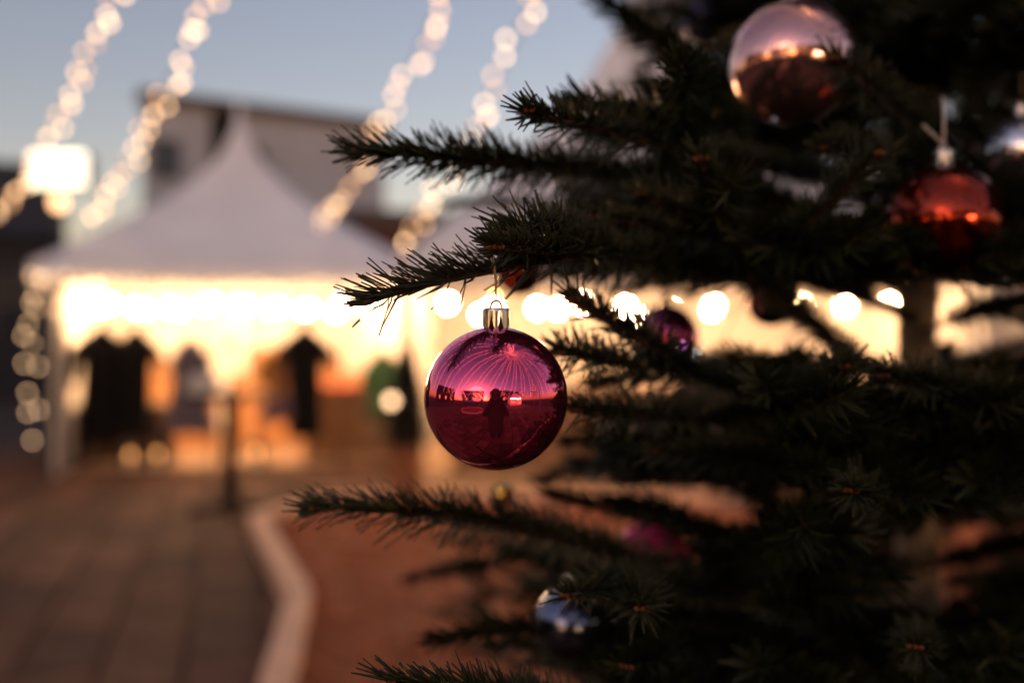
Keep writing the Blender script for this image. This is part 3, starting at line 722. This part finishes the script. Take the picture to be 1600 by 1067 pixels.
stats = [0, 0]
def fir_branch(ctrl, lod=2, explicit=(), lats=True, lat_from=.0, lat_to=1.0, seed=0, dens=1900, nl=.0235, bare=.22, under=.25, check=True, tipbuds=True, name='branch', lat_lod=None, lat_scale=1.0, full_dens=1.0, near=.46):
    r_ = np.random.default_rng(1000 + seed)
    main = catmull(ctrl, 60); main, L = resample(main, .012)
    if check and blocked(main, 20, near): return None
    r0 = .0030 + .0052 * L
    wood = [(main, r0, .0013)]; l2_ = min(3, lod + 1); l3_ = 3; sh = [(main, bare, nl, dens * full_dens, under, lod)]; tips = [main]
    for e in explicit:
        ep = catmull(e, 40); ep, el = resample(ep, .012); wood.append((ep, .0024, .0012)); sh.append((ep, .03, nl, dens, under, lod)); tips.append(ep)
    if lats:
        s = L - .10
        while s > .16 * L:
            fr = s / L
            if lat_from <= fr <= lat_to:
                i = min(int(fr * (len(main) - 1)), len(main) - 2); T = unit(main[i + 1] - main[i]); S = unit(np.cross(T, [0, 0, 1.0])); U = np.cross(S, T)
                for sd in (-1, 1):
                    if r_.uniform() < .1: continue
                    ll = min(.46, .07 + .55 * (L - s)) * r_.uniform(.75, 1.15) * lat_scale; an = R(r_.normal(52, 7))
                    d0 = unit(T * math.cos(an) + S * sd * math.sin(an) + U * r_.normal(.02, .14)); d1 = unit(d0 + T * .35 + np.array([0, 0, r_.normal(.0, .10)]))
                    tt = np.linspace(0, 1, 24)[:, None]; lp = main[i] + (d0 * tt + (d1 - d0) * tt * tt * .6) * ll + np.array([0, 0, -1]) * (tt * (1 - tt)) * ll * .05
                    if blocked(lp, near=near): continue
                    wood.append((lp, .0012 + .0045 * ll, .0011)); sh.append((lp, .03, nl, dens * full_dens * .9, under, l2_)); pass
                    ss = ll - .075
                    while ss > .07:
                        f2 = ss / ll; j = int(f2 * 22); T2 = unit(lp[j + 1] - lp[j]); S2 = unit(np.cross(T2, U))
                        for s2 in (-1, 1):
                            l2 = min(.16, .04 + .5 * (ll - ss)) * r_.uniform(.7, 1.2); a2 = R(r_.normal(48, 7))
                            d2 = unit(T2 * math.cos(a2) + S2 * s2 * math.sin(a2) + U * r_.normal(.03, .12)); q = lp[j] + d2 * np.linspace(0, 1, 12)[:, None] * l2
                            if blocked(q, near=near): continue
                            wood.append((q, .0015, .001)); sh.append((q, .03, nl * .95, dens * full_dens * .8, under, l3_)); pass
                        ss -= r_.uniform(.085, .12)
            s -= r_.uniform(.10, .145)
    base = Vector(main[0])
    w = MB()
    for (pt, ra, rb) in wood:
        step = max(1, len(pt) // (14 if ra > .004 else 5)); pp_ = list(pt[::step]) + [pt[-1]]; nn = len(pp_)
        w.tube([Vector(p) - FO for p in pp_], [ra + (rb - ra) * i / (nn - 1) for i in range(nn)], 6 if (lod == 1 and ra > .002) else 3)
    bo_ = w.build(name, M_twig, fir, True)
    parts_ = [needle_mesh([q[:5] for q in sh if q[5] == k_], k_, r_) for k_ in (1, 2, 3)]
    parts_ = [q for q in parts_ if q is not None]
    if parts_:
        off = 0; Vs = []; Qs = []
        for V, Q in parts_: Vs.append(V); Qs.append(Q + off); off += len(V)
        V, Q = np.concatenate(Vs), np.concatenate(Qs); me = mesh_np('needles', V - np.array(FO), Q, M_needle, True); o = obj('needles', me, bo_); tag(o, kind='stuff'); stats[0] += len(Q) * 2
    if tipbuds and lod < 3:
        bm = MB()
        for pt in tips:
            T = Vector(pt[-1] - pt[-3]).normalized(); tip = Vector(pt[-1]) - FO; S = T.cross(Vector((0, 0, 1))); S = S.normalized() if S.length > .1 else Vector((1, 0, 0))
            for off, dr in ((0, T), (.0022, (T + S*.8).normalized()), (-.0022, (T - S*.8).normalized())):
                c_ = tip + S * off; bm.tube([c_ - dr*.001, c_ + dr*.001, c_ + dr*.003, c_ + dr*.0046], [.0012, .0019, .0016, .0004], 7)
        o = bm.build('buds', M_bud, bo_, True); tag(o, kind='stuff')
    stats[1] += 1
    return bo_

def PP(*l): return [P(*q) for q in l]
def from_trunk(py, rest):
    """a branch rising from the stem at the height seen at row py"""
    z = HC - (py - 533.5) / F * 1.36
    return [trunk_at(z)] + PP(*rest)
# the branch that carries the magenta bauble
fir_branch(from_trunk(500, [(1300, 450, 1.08), (1120, 412, .86), (960, 402, .68), (880, 396, .605), (815, 390, .555), (776, 386, .523)]), 1, explicit=[PP((905, 401, .625), (820, 414, .585), (720, 434, .56), (640, 452, .548), (576, 472, .54)), PP((960, 402, .68), (900, 372, .64), (850, 360, .60), (800, 362, .57))], lat_to=.62, seed=1, dens=3000, under=.14, check=False, nl=.0245)
# the long branch above it
fir_branch(from_trunk(420, [(1300, 350, 1.1), (1150, 300, .95), (1000, 276, .84), (850, 262, .73), (700, 247, .66), (600, 240, .635), (556, 237, .63)]), 1, lat_to=.72, seed=2, dens=3800, under=.5, check=False, nl=.0250)
# upper, splayed one
fir_branch(from_trunk(330, [(1330, 290, 1.1), (1200, 262, .92), (1080, 238, .80), (980, 214, .69), (890, 192, .62), (826, 174, .58)]), 1, lat_to=.55, seed=3, dens=2300, under=.25, check=False, nl=.0255)
# blurred upright one at the top
fir_branch(from_trunk(360, [(1330, 300, 1.25), (1190, 210, 1.14), (1095, 110, 1.06), (1020, 50, 1.02), (935, -2, 1.0)]), 2, seed=4, dens=2600, lat_scale=.6, check=False, nl=.03, under=.7)
# towards the camera in the middle, with upright side shoots
fir_branch(from_trunk(640, [(1330, 560, 1.1), (1235, 480, .93), (1165, 425, .81), (1122, 335, .71), (1096, 250, .65)]), 1, explicit=[PP((1165, 425, .81), (1240, 372, .75), (1315, 300, .70), (1372, 242, .67)), PP((1140, 370, .75), (1070, 335, .71), (1005, 305, .69))], lat_to=.8, seed=5, check=False, dens=2500)
fir_branch(from_trunk(700, [(1300, 640, 1.1), (1180, 612, .92), (1085, 585, .78), (1005, 532, .69), (945, 497, .645), (898, 468, .62)]), 1, explicit=[PP((1085, 585, .78), (985, 572, .72), (925, 561, .67), (876, 552, .64))], lat_to=.7, seed=6, check=False, dens=2500)
fir_branch(from_trunk(760, [(1330, 700, 1.1), (1200, 668, .9), (1080, 652, .76), (980, 648, .68), (902, 642, .62)]), 1, explicit=[PP((1200, 668, .9), (1258, 622, .8), (1298, 588, .7), (1322, 573, .64))], lat_to=.85, seed=7, check=False, dens=2500)
fir_branch(from_trunk(660, [(1540, 650, 1.05), (1640, 645, .82), (1730, 640, .66)]), 1, explicit=[PP((1600, 648, .9), (1540, 622, .78), (1455, 602, .70), (1382, 588, .65))], lat_to=.9, seed=8, check=False, dens=2500)
fir_branch(from_trunk(830, [(1410, 805, 1.05), (1365, 782, .8), (1330, 766, .60)]), 1, lat_to=.55, seed=9, check=False, dens=2500, lat_scale=.7)
fir_branch(from_trunk(985, [(1440, 1000, 1.0), (1430, 1010, .62)]), 1, lat_to=.6, seed=10, check=False, lat_scale=.7)
fir_branch(from_trunk(960, [(1250, 932, 1.1), (1100, 916, .88), (980, 914, .72), (888, 930, .59)]), 1, explicit=[PP((980, 914, .72), (990, 930, .66), (1003, 950, .61))], lat_to=.75, seed=11, check=False, dens=1900)
fir_branch(from_trunk(1000, [(1250, 950, 1.12), (1050, 892, .92), (900, 846, .8), (750, 812, .71), (600, 796, .66), (490, 792, .64)]), 1, lat_to=.7, seed=12, dens=2600, check=False, under=.55, nl=.026)
fir_branch(from_trunk(1180, [(1150, 1160, .95), (900, 1112, .66), (760, 1085, .56), (612, 1062, .52)]), 1, lat_to=.6, seed=13, check=False, dens=2500)
fir_branch(from_trunk(300, [(1340, 240, 1.3), (1220, 130, 1.2), (1130, 20, 1.12), (1080, -60, 1.08)]), 2, seed=30, dens=2400, lat_scale=.6, check=False, nl=.028, under=.7)
fir_branch(from_trunk(420, [(1320, 370, 1.2), (1190, 300, 1.08), (1110, 220, 1.0), (1050, 165, .96), (1015, 135, .94)]), 2, seed=31, dens=2400, lat_scale=.5, check=False, nl=.028, under=.7)
fir_branch(from_trunk(270, [(1440, 215, 1.05), (1385, 165, .84), (1340, 125, .75), (1302, 92, .70)]), 1, seed=32, dens=1300, lats=False, check=False, nl=.028)
fir_branch(from_trunk(330, [(1440, 280, 1.05), (1390, 250, .88), (1340, 238, .79), (1285, 232, .73)]), 1, seed=33, dens=2500, lats=False, check=False, nl=.026)
fir_branch(from_trunk(440, [(1350, 420, 1.05), (1240, 395, .9), (1120, 372, .78), (1000, 350, .71), (930, 340, .68)]), 1, seed=35, dens=1900, lat_to=.9, check=False)
fir_branch(from_trunk(700, [(1320, 690, 1.1), (1230, 700, .9), (1130, 712, .78), (1020, 705, .72)]), 1, seed=36, dens=1900, lat_to=.95, check=False)
fir_branch(from_trunk(640, [(1300, 610, 1.15), (1150, 575, 1.0), (1030, 588, .9), (930, 600, .85)]), 2, seed=40, dens=2200, lat_scale=.8, check=False)
fir_branch(from_trunk(760, [(1300, 745, 1.12), (1150, 725, .98), (1020, 690, .88), (930, 672, .82)]), 2, seed=41, dens=2200, lat_scale=.8, check=False)
fir_branch(from_trunk(820, [(1250, 800, 1.3), (1080, 748, 1.2), (930, 735, 1.12), (850, 752, 1.08)]), 2, seed=42, dens=2400, lat_scale=.7, check=False)
fir_branch(from_trunk(880, [(1280, 850, 1.12), (1130, 840, 1.0), (960, 800, .92), (860, 775, .88)]), 2, seed=43, dens=2200, lat_scale=.7, check=False)
fir_branch(from_trunk(180, [(1330, 110, 1.2), (1220, 20, 1.1), (1150, -80, 1.05)]), 2, seed=44, dens=2400, lat_scale=.7, check=False, under=.6)
fir_branch(from_trunk(160, [(1530, 110, 1.15), (1600, 60, 1.05), (1680, 20, 1.0)]), 2, seed=45, dens=2400, lat_scale=.8, check=False, under=.6)
fir_branch(from_trunk(110, [(1420, 60, 1.1), (1390, 20, .95), (1360, -20, .85)]), 2, seed=46, dens=2400, lat_scale=.8, check=False, under=.6)
# behind, well out of focus
fir_branch(from_trunk(380, [(1200, 345, 1.5), (950, 325, 1.52), (800, 320, 1.48), (700, 320, 1.44)]), 2, lats=False, seed=14, check=False, dens=2200)
fir_branch(from_trunk(880, [(1200, 850, 1.5), (950, 855, 1.45), (780, 880, 1.36), (640, 905, 1.3)]), 2, lat_scale=.5, seed=15, check=False, dens=2200)
fir_branch(from_trunk(780, [(1150, 735, 1.52), (960, 738, 1.48), (840, 750, 1.42)]), 2, lat_scale=.5, seed=16, check=False, dens=2200)
fir_branch(from_trunk(905, [(1300, 870, 1.1), (1150, 850, .95), (1030, 800, .85), (950, 790, .8)]), 2, lat_scale=.8, seed=17, check=False, dens=2000)
fir_branch(from_trunk(1080, [(1150, 1010, 1.05), (950, 1000, .9), (800, 985, .82), (680, 1000, .78)]), 2, seed=18, check=False, dens=2000, lat_to=.8)
fir_branch(from_trunk(1060, [(1250, 1020, 1.0), (1080, 1010, .8), (980, 1040, .66)]), 2, seed=19, check=False, dens=2000, lat_to=.8)

fir_branch(from_trunk(890, [(1530, 868, 1.15), (1620, 850, 1.0), (1720, 840, .9)]), 2, seed=20, check=False, dens=2000)
fir_branch(from_trunk(975, [(1520, 945, 1.2), (1610, 915, 1.05), (1700, 900, .95)]), 2, seed=21, check=False, dens=2000)
fir_branch(from_trunk(930, [(1540, 900, 1.5), (1640, 880, 1.6)]), 2, seed=22, check=False, dens=2000)
fir_branch(from_trunk(590, [(1530, 560, 1.5), (1640, 530, 1.6), (1720, 520, 1.7)]), 2, seed=23, check=False, dens=2000)
fir_branch(from_trunk(520, [(1520, 490, 1.2), (1600, 475, 1.05), (1680, 470, .95)]), 2, seed=24, check=False, dens=2000)
# the rest of the crown: whorls all the way up
made = 0; tries = 0
zs = np.arange(.45, 4.5, .085); protos = []
for k_ in range(5):
    b_ = fir_branch([Vector((0, 0, 9)) + FO, Vector((.35, 0, 9.02)) + FO, Vector((.7, .02, 9.08)) + FO, Vector((1, 0, 9.1)) + FO], 3, seed=900 + k_, check=False, dens=520, bare=.25)
    for m_ in [b_.data] + [c_.data for c_ in b_.children]: m_.transform(Matrix.Translation((0, 0, -9)))
    protos.append((b_.data, [c_.data for c_ in b_.children])); 
    for c_ in list(b_.children): bpy.data.objects.remove(c_)
    bpy.data.objects.remove(b_)
for k, z in enumerate(zs):
    rad = 1.42 * (1 - z / 4.75) + .05
    nb_ = 7 if .9 < z < 2.4 else 5
    for j in range(nb_):
        for attempt in range(7):
            a = 2 * math.pi * (j + rng.uniform(-.45, .45)) / nb_ + k * 1.1; L = rad * rng.uniform(.62, 1.0) * (1 - .1 * attempt)
            el = rng.uniform(.0, .25) + (.35 if z > 3 else 0) - (.1 if z < 1 else 0)
            dx, dy = math.cos(a), math.sin(a); p0 = trunk_at(z + rng.uniform(-.05, .05))
            if not .85 < z < 2.5:
                bd, nd = random.choice(protos); o = obj('branch', bd, fir); o.location = p0 - FO; o.rotation_euler = (0, -el * .8, a); o.scale = (L, L * .9, L * .9)
                for q in nd: tag(obj('needles', q, o), kind='stuff')
                break
            ctrl = [p0, p0 + Vector((dx*L*.35, dy*L*.35, el*L*.35)), p0 + Vector((dx*L*.7, dy*L*.7, el*L*.55)), p0 + Vector((dx*L, dy*L, el*L*.72))]
            inframe = .95 < z < 2.3
            front = dy < .35
            b_ = fir_branch(ctrl, 3, seed=100 + k*40 + j*7 + attempt, dens=(1350 if front else 900) if inframe else 420, bare=.2 if inframe else .3, full_dens=1.0, lat_scale=.95, near=.80)
            if b_ is not None: made += 1; break
fir_branch([trunk_at(4.5), trunk_at(4.62), trunk_at(4.8)], 3, lats=False, seed=5, check=False, tipbuds=False)
print('FIR', stats[:2], sum(stats[2:]), made)

# ------------------------------------------------------------------ baubles
def bauble_mat(name, base, rough=.045, metal=1.0):
    m = mat(name, base, rough, metal=.97 if rough < .3 else .45, coat=.35)
    n, l = nodes(m); b_ = n['Principled BSDF']; b_.inputs['Coat Roughness'].default_value = .02
    t_ = n.new('ShaderNodeTexNoise'); t_.inputs['Scale'].default_value = 35; t_.inputs['Detail'].default_value = 2
    tc_ = n.new('ShaderNodeTexCoord'); l.new(tc_.outputs['Object'], t_.inputs['Vector'])
    bp = n.new('ShaderNodeBump'); bp.inputs['Strength'].default_value = .012; bp.inputs['Distance'].default_value = .002; l.new(t_.outputs['Fac'], bp.inputs['Height']); l.new(bp.outputs['Normal'], b_.inputs['Normal'])
    t2_ = n.new('ShaderNodeTexNoise'); t2_.inputs['Scale'].default_value = 60; t2_.inputs['Detail'].default_value = 7; t2_.inputs['Roughness'].default_value = .7   # finger marks and dust
    mr = n.new('ShaderNodeMapRange'); mr.inputs[1].default_value = .45; mr.inputs[2].default_value = .75; mr.inputs[3].default_value = rough; mr.inputs[4].default_value = rough + .06
    l.new(tc_.outputs['Object'], t2_.inputs['Vector']); l.new(t2_.outputs['Fac'], mr.inputs[0]); l.new(mr.outputs[0], b_.inputs['Roughness'])
    return m
MB_mag = bauble_mat('magenta_foil', (1.0, .13, .30)); MB_rose = bauble_mat('rose_copper_foil', (.88, .48, .46), .06); MB_red = bauble_mat('orange_red_foil', (.36, .035, .014), .08)
MB_pur = bauble_mat('purple_foil', (.72, .12, .34), .12); MB_pink = bauble_mat('pink_satin', (1.0, .07, .24), .38); MB_dark = bauble_mat('dark_red_foil', (.22, .02, .02), .15); MB_blue = bauble_mat('silver_blue_foil', (.19, .21, .32), .05); MB_sil = bauble_mat('silver_foil', (.88, .87, .95), .06)
MB_gold = bauble_mat('gold_foil', (.8, .5, .10), .1)
def bauble(label, c, r_, m, hang, cord=M_thread, cord_r=.0005, yaw=0.0, tilt=0.0):
    c = Vector(c); root = empty('bauble', c); tag(root, label, 'bauble', 'baubles hung on the fir'); root.rotation_euler = (tilt * .3, tilt, yaw)
    k = r_ / .04
    prof = [(max(1e-5, r_ * math.sin(math.pi * i / 40)), -r_ * math.cos(math.pi * i / 40)) for i in range(41)]
    MB().lathe(prof, 72, cap=False).build('ball', m, root, True)
    # crown cap with a scalloped skirt
    cr = .0076 * k; z1 = r_ + .0095 * k; zt = r_ * .985; V = []; Fc = []; seg = 96
    for i, fz in enumerate((0, .45, .8, 1.0)):
        for q in range(seg):
            A_ = 2 * math.pi * q / seg; sc = abs(math.sin(A_ * 4.5)) ** .8       # nine rounded tongues
            zl = zt + (1 - sc) * .0088 * k - .0012 * k; rr = cr * (1 + .035 * (sc - .5) * (1 - fz))
            V.append((rr * math.cos(A_), rr * math.sin(A_), zl + (z1 - zl) * fz))
    for i in range(3):
        for q in range(seg): Fc.append((i*seg + q, i*seg + (q+1) % seg, (i+1)*seg + (q+1) % seg, (i+1)*seg + q))
    for fr, dz in ((.96, .0006), (.5, .001), (.05, .0011)):
        b0 = len(V)
        for q in range(seg): A_ = 2 * math.pi * q / seg; V.append((cr*fr*math.cos(A_), cr*fr*math.sin(A_), z1 + dz * k))
        for q in range(seg): Fc.append((b0 - seg + q, b0 - seg + (q+1) % seg, b0 + (q+1) % seg, b0 + q))
    cp = obj('cap', mesh_of('cap', V, Fc, M_silver, True), root)
    # collar under the cap, so that the notches show the neck
    MB().lathe([(cr*.80, r_*.97), (cr*.80, z1 - .001*k)], 32).build('neck', M_neck, root, True)
    lo = [(.0032*k*math.cos(a_), 0, z1 + .0002*k + .0046*k*math.sin(a_)) for a_ in np.linspace(0, math.pi, 17)]
    MB().tube(lo, .0009 * k, 8).build('loop', M_silver, cp, True)
    h0 = root.matrix_basis @ Vector((0, 0, z1 + .0043 * k)); inv = root.matrix_basis.inverted()
    for hp in hang:
        hp = Vector(hp); mid = h0.lerp(hp, .5) + Vector((.0008, 0, .0))
        MB().tube([inv @ h0, inv @ mid, inv @ hp], cord_r, 6).build('thread', cord, root, True)
    return root
def hang(c, r_, dx=0, dz=.03, dy=0): return Vector(c) + Vector((dx, dy, r_ * 1.25 + dz))
c = P(775, 622, .556); bauble('shiny magenta bauble in focus hanging from a branch tip', c, .04, MB_mag, [P(768, 402, .553), P(771, 402, .550)], yaw=.2)
c = P(1238, 98, .80); bauble('large rose copper bauble at the top of the picture', c, .0495, MB_rose, [hang(c, .0495, 0, .06)])
c = P(1474, 346, .78); bauble('orange red bauble with pale cord by the right edge', c, .0438, MB_red, [P(1442, 196, .775), P(1473, 152, .795)], cord=M_cord, cord_r=.0012)
c = P(1040, 527, 1.2); bauble('blurred purple red bauble right of the magenta one', c, .040, MB_pur, [hang(c, .04)])
c = P(812, 424, 1.25); bauble('dark red bauble behind the branch above the magenta one', c, .031, MB_dark, [hang(c, .031)])
c = P(1205, 472, 1.15); bauble('dark red bauble between the two bright gaps', c, .028, MB_dark, [hang(c, .028)])
c = P(1018, 872, 1.05); bauble('bright pink bauble low behind dark twigs', c, .040, MB_pink, [hang(c, .04)])
c = P(888, 974, .86); bauble('silver blue bauble low in the fir', c, .031, MB_blue, [hang(c, .031)])
c = P(1596, 240, .90); bauble('silver white bauble glinting at the right edge', c, .034, MB_sil, [hang(c, .034)])
c = P(1106, 30, 1.2); bauble('small dark blue bauble left of the copper one', c, .03, bauble_mat('blue_foil', (.10, .10, .35), .1), [hang(c, .03)])
c = P(786, 772, 1.0); bauble('tiny gold bauble above the lowest long branch', c, .011, MB_gold, [hang(c, .011, 0, .05)])

# a few leds wound through the tree
ledm = icosphere(.0035, 10, 8); led_me = mesh_of('led', ledm.v, ledm.f, E_led, True); cold_me = mesh_of('led', ledm.v, ledm.f, E_cold, True)
fl = empty('tree_fairy_lights', P(1092, 556, 1.15)); tag(fl, 'fairy lights with tiny leds wound through the fir', 'fairy lights'); fb = Vector(fl.location)
lp_ = [(774, 461, 1.22), (900, 430, 1.2), (1092, 556, 1.15), (1180, 420, 1.1), (1300, 230, .78), (1480, 300, 1.1), (1560, 440, 1.2)]
cw = catmull([P(*q) for q in lp_], 120)
MB().tube([Vector(p) - fb for p in cw], .0006, 5).build('wire', M_cable, fl)
for k, q in enumerate(lp_):
    if k in (0, 2): obj('led', cold_me if k == 2 else led_me, fl, P(*q) - fb)

# ------------------------------------------------------------------ what stands behind the camera: seen in the baubles only
def person_mesh():
    # joints (x, y, z), radius
    J = {'pel': (0, -.30, .93, .15), 'wst': (0, -.29, 1.08, .14), 'chs': (0, -.28, 1.28, .17), 'nck': (0, -.25, 1.46, .065), 'hd0': (0, -.21, 1.55, .075), 'hd1': (0, -.20, 1.65, .095), 'hd2': (0, -.205, 1.72, .07)}
    for s, n_ in ((-1, 'l'), (1, 'r')):
        J.update({'sh'+n_: (s*.19, -.27, 1.40, .075), 'el'+n_: (s*.25, -.16, 1.22, .055), 'wr'+n_: (s*.105, -.085, 1.50, .034), 'hp'+n_: (s*.09, -.30, .88, .11), 'kn'+n_: (s*.11, -.27, .50, .075), 'an'+n_: (s*.12, -.31, .10, .05), 'to'+n_: (s*.14, -.17, .045, .042)})
    names = list(J); E = [('pel','wst'),('wst','chs'),('chs','nck'),('nck','hd0'),('hd0','hd1'),('hd1','hd2')]
    for n_ in 'lr': E += [('chs','sh'+n_),('sh'+n_,'el'+n_),('el'+n_,'wr'+n_),('pel','hp'+n_),('hp'+n_,'kn'+n_),('kn'+n_,'an'+n_),('an'+n_,'to'+n_)]
    V = [J[k][:3] for k in names]; Rr = [J[k][3] for k in names]; Ed = [(names.index(a), names.index(b_)) for a, b_ in E]
    for s, n_ in ((-1, 'l'), (1, 'r')):     # fingers close round the camera
        wi = names.index('wr'+n_); w_ = Vector(J['wr'+n_][:3])
        b0 = len(V); pc = w_ + Vector((-s*.012, .012, .055)); V.append(tuple(pc)); Rr.append(.03); Ed.append((wi, b0))
        for q in range(4):
            i0 = len(V); f0 = pc + Vector((-s*.004, -.02 + .018*q, .03)); f1 = f0 + Vector((-s*.022, .004, .026 - .004*q)); f2 = f1 + Vector((-s*.026, .002, .004))
            V += [tuple(f0), tuple(f1), tuple(f2)]; Rr += [.010, .009, .008]; Ed += [(b0, i0), (i0, i0+1), (i0+1, i0+2)]
        i0 = len(V); t0 = pc + Vector((-s*.018, -.022, .0)); t1_ = t0 + Vector((-s*.03, -.012, .014)); V += [tuple(t0), tuple(t1_)]; Rr += [.012, .010]; Ed += [(b0, i0), (i0, i0+1)]
    me = bpy.data.meshes.new('person'); me.from_pydata(V, Ed, []); me.update(); me.materials.append(M_coat)
    return me, Rr
me, Rr = person_mesh(); pr = obj('person', me); tag(pr, 'photographer in a brown coat reflected in the magenta bauble', 'person')
md = pr.modifiers.new('skin', 'SKIN'); md.use_smooth_shade = True
for i, r_ in enumerate(Rr): me.skin_vertices[0].data[i].radius = (r_, r_)
me.skin_vertices[0].data[0].use_root = True
md = pr.modifiers.new('sub', 'SUBSURF'); md.levels = 1; md.render_levels = 2
MB().lathe([(.02, 1.80), (.075, 1.785), (.106, 1.72), (.112, 1.64), (.10, 1.55), (.085, 1.48)], 18, (0, -.225, 0), sx=.9, sy=.9).build('hair', M_hair, pr, True)
MB().lathe([(.235, .62), (.22, .85), (.20, 1.0), (.205, 1.2), (.20, 1.36), (.12, 1.45), (.08, 1.48)], 22, (0, -.285, 0), sx=1, sy=.72).build('coat', M_coat, pr, True)
for s in (-1, 1): MB().tube([(s*.10, -.30, .66), (s*.11, -.27, .50), (s*.12, -.31, .12)], [.115, .09, .07], 12).build('trouser_leg', M_jeans, pr, True)
hc = empty('handheld_camera', (0, -.07, 1.545)); tag(hc, 'black camera held up by the photographer', 'camera')
MB().box(-.068, .068, -.035, .018, .0, .09, bev=.008).build('body', M_cable, hc)
MB().lathe([(.034, 0), (.036, .01), (.036, .036), (.031, .04)], 24).build('lens', M_cable, hc)
hc.children[1].matrix_basis = Matrix.Translation((0, .018, .042)) @ Matrix.Rotation(R(-90), 4, 'X')
MB().box(-.02, .02, -.03, .012, .09, .112, bev=.005).build('viewfinder', M_cable, hc)

def leaf_tree(label, p, h, cr, lights=0, m=M_leafdark, group='trees round the square behind the camera'):
    r_ = empty('street_tree', p); tag(r_, label, 'tree', group)
    MB().tube([(0, 0, 0), (.05, .02, h*.3), (0, 0, h*.75)], [.16, .12, .05], 10).build('trunk', M_bark, r_, True)
    V = []; Q = []
    cl = [Vector((random.gauss(0, cr*.45), random.gauss(0, cr*.45), h*.65 + random.gauss(0, cr*.4))) for _ in range(30)]
    for c_ in cl:
        for _ in range(70):
            q = c_ + Vector((random.gauss(0, cr*.2), random.gauss(0, cr*.2), random.gauss(0, cr*.18))); u = Vector((random.gauss(0, 1), random.gauss(0, 1), random.gauss(0, 1))).normalized(); v = u.cross(Vector((.3, .5, .8))).normalized()
            s = random.uniform(.06, .14); b0 = len(V); V += [q - u*s, q + v*s*.5, q + u*s, q - v*s*.5]; Q.append([b0, b0+1, b0+2, b0+3])
    o = obj('crown', mesh_np('crown', np.array([list(v) for v in V]), np.array(Q), m, False), r_); tag(o, kind='stuff')
    if lights:
        bm = MB(); t_ = icosphere(.035, 6, 4)
        for _ in range(lights):
            c_ = random.choice(cl) + Vector((random.gauss(0, cr*.22), random.gauss(0, cr*.22), random.gauss(0, cr*.2))); bm.add([Vector(v) + c_ for v in t_.v], t_.f)
        o = bm.build('crown_lights', E_crown, r_, True); tag(o, kind='stuff')
leaf_tree('round tree full of warm lights behind the camera', (-4.6, -9.5, 0), 4.2, 1.5, 260)
for k, (x, y, h) in enumerate([(-11, -8, 5), (-14, -3, 5.5), (-9, -14, 6), (9, -12, 6), (13, -6, 5.5), (-1.8, -16, 5.5), (3.2, -15, 6.2), (-6.5, -17, 7), (14, -14, 7)]):
    leaf_tree(['dark street tree left of the lit tree behind the camera', 'dark street tree farthest left of the camera', 'tall dark street tree far behind the lit tree', 'tall dark street tree behind the lit stall', 'dark street tree far right of the camera', 'dark tree right behind the photographer', 'broad dark tree left of the lit stall behind the camera', 'tallest dark tree behind the camera', 'dark tree in the far right corner behind the camera'][k], (x, y, 0), h, 1.9, 40)
building('long dark house with some lit windows behind the camera', (20, -26), (-4, -27), 9, 7, M_brick, 2, 8, lit=((0, 1), (0, 4), (1, 6), (0, 6)), base=1.2, roof='gable')
building('dark house with a gable roof left behind the camera', (-8, -24), (-24, -17), 9, 6, M_facade, 2, 6, lit=((0, 2), (1, 1), (0, 4)), base=1.2, roof='gable')
building('dark house along the left side of the square', (-26, -10), (-27, 10), 9, 5.5, M_brick, 2, 6, lit=((0, 2), (0, 4)), base=1.2, roof='gable')
t4 = tent('white pagoda tent with a lit front behind the camera', (8.6, -9.2), 4.2, R(186), 2.4, 4.6)
bpy.context.view_layer.update()
festoon('row of warm bulbs in the tent behind the camera', t4, [(.2, .6, 2.15), (2.1, .6, 2.1), (4.0, .6, 2.15)], 12)
bed2 = [(-2.2, -3.0), (-1.6, -4.6), (-3.2, -6.2), (-5.4, -5.6), (-5.8, -3.6), (-4.0, -2.4)]
k2 = empty('far_bed_kerb', (-3.6, -4.2, 0)); tag(k2, 'pale kerb of the second planting bed behind the camera', 'kerb')
for i in range(6):
    a, b_ = Vector((*bed2[i], 0)), Vector((*bed2[(i+1) % 6], 0)); d = (b_ - a); ang = math.atan2(d.y, d.x)
    o = MB().box(0, d.length - .02, 0, .18, -.03, .12, bev=.012).build('kerb_stone', M_kerb, k2); o.location = a - Vector(k2.location); o.rotation_euler = (0, 0, ang)
o = MB().add([(x, y, .06) for x, y in bed2], [tuple(range(5, -1, -1))]).build('far_planting_bed', M_soil); tag(o, 'second bark planting bed behind the camera', 'planting bed', kind='structure')
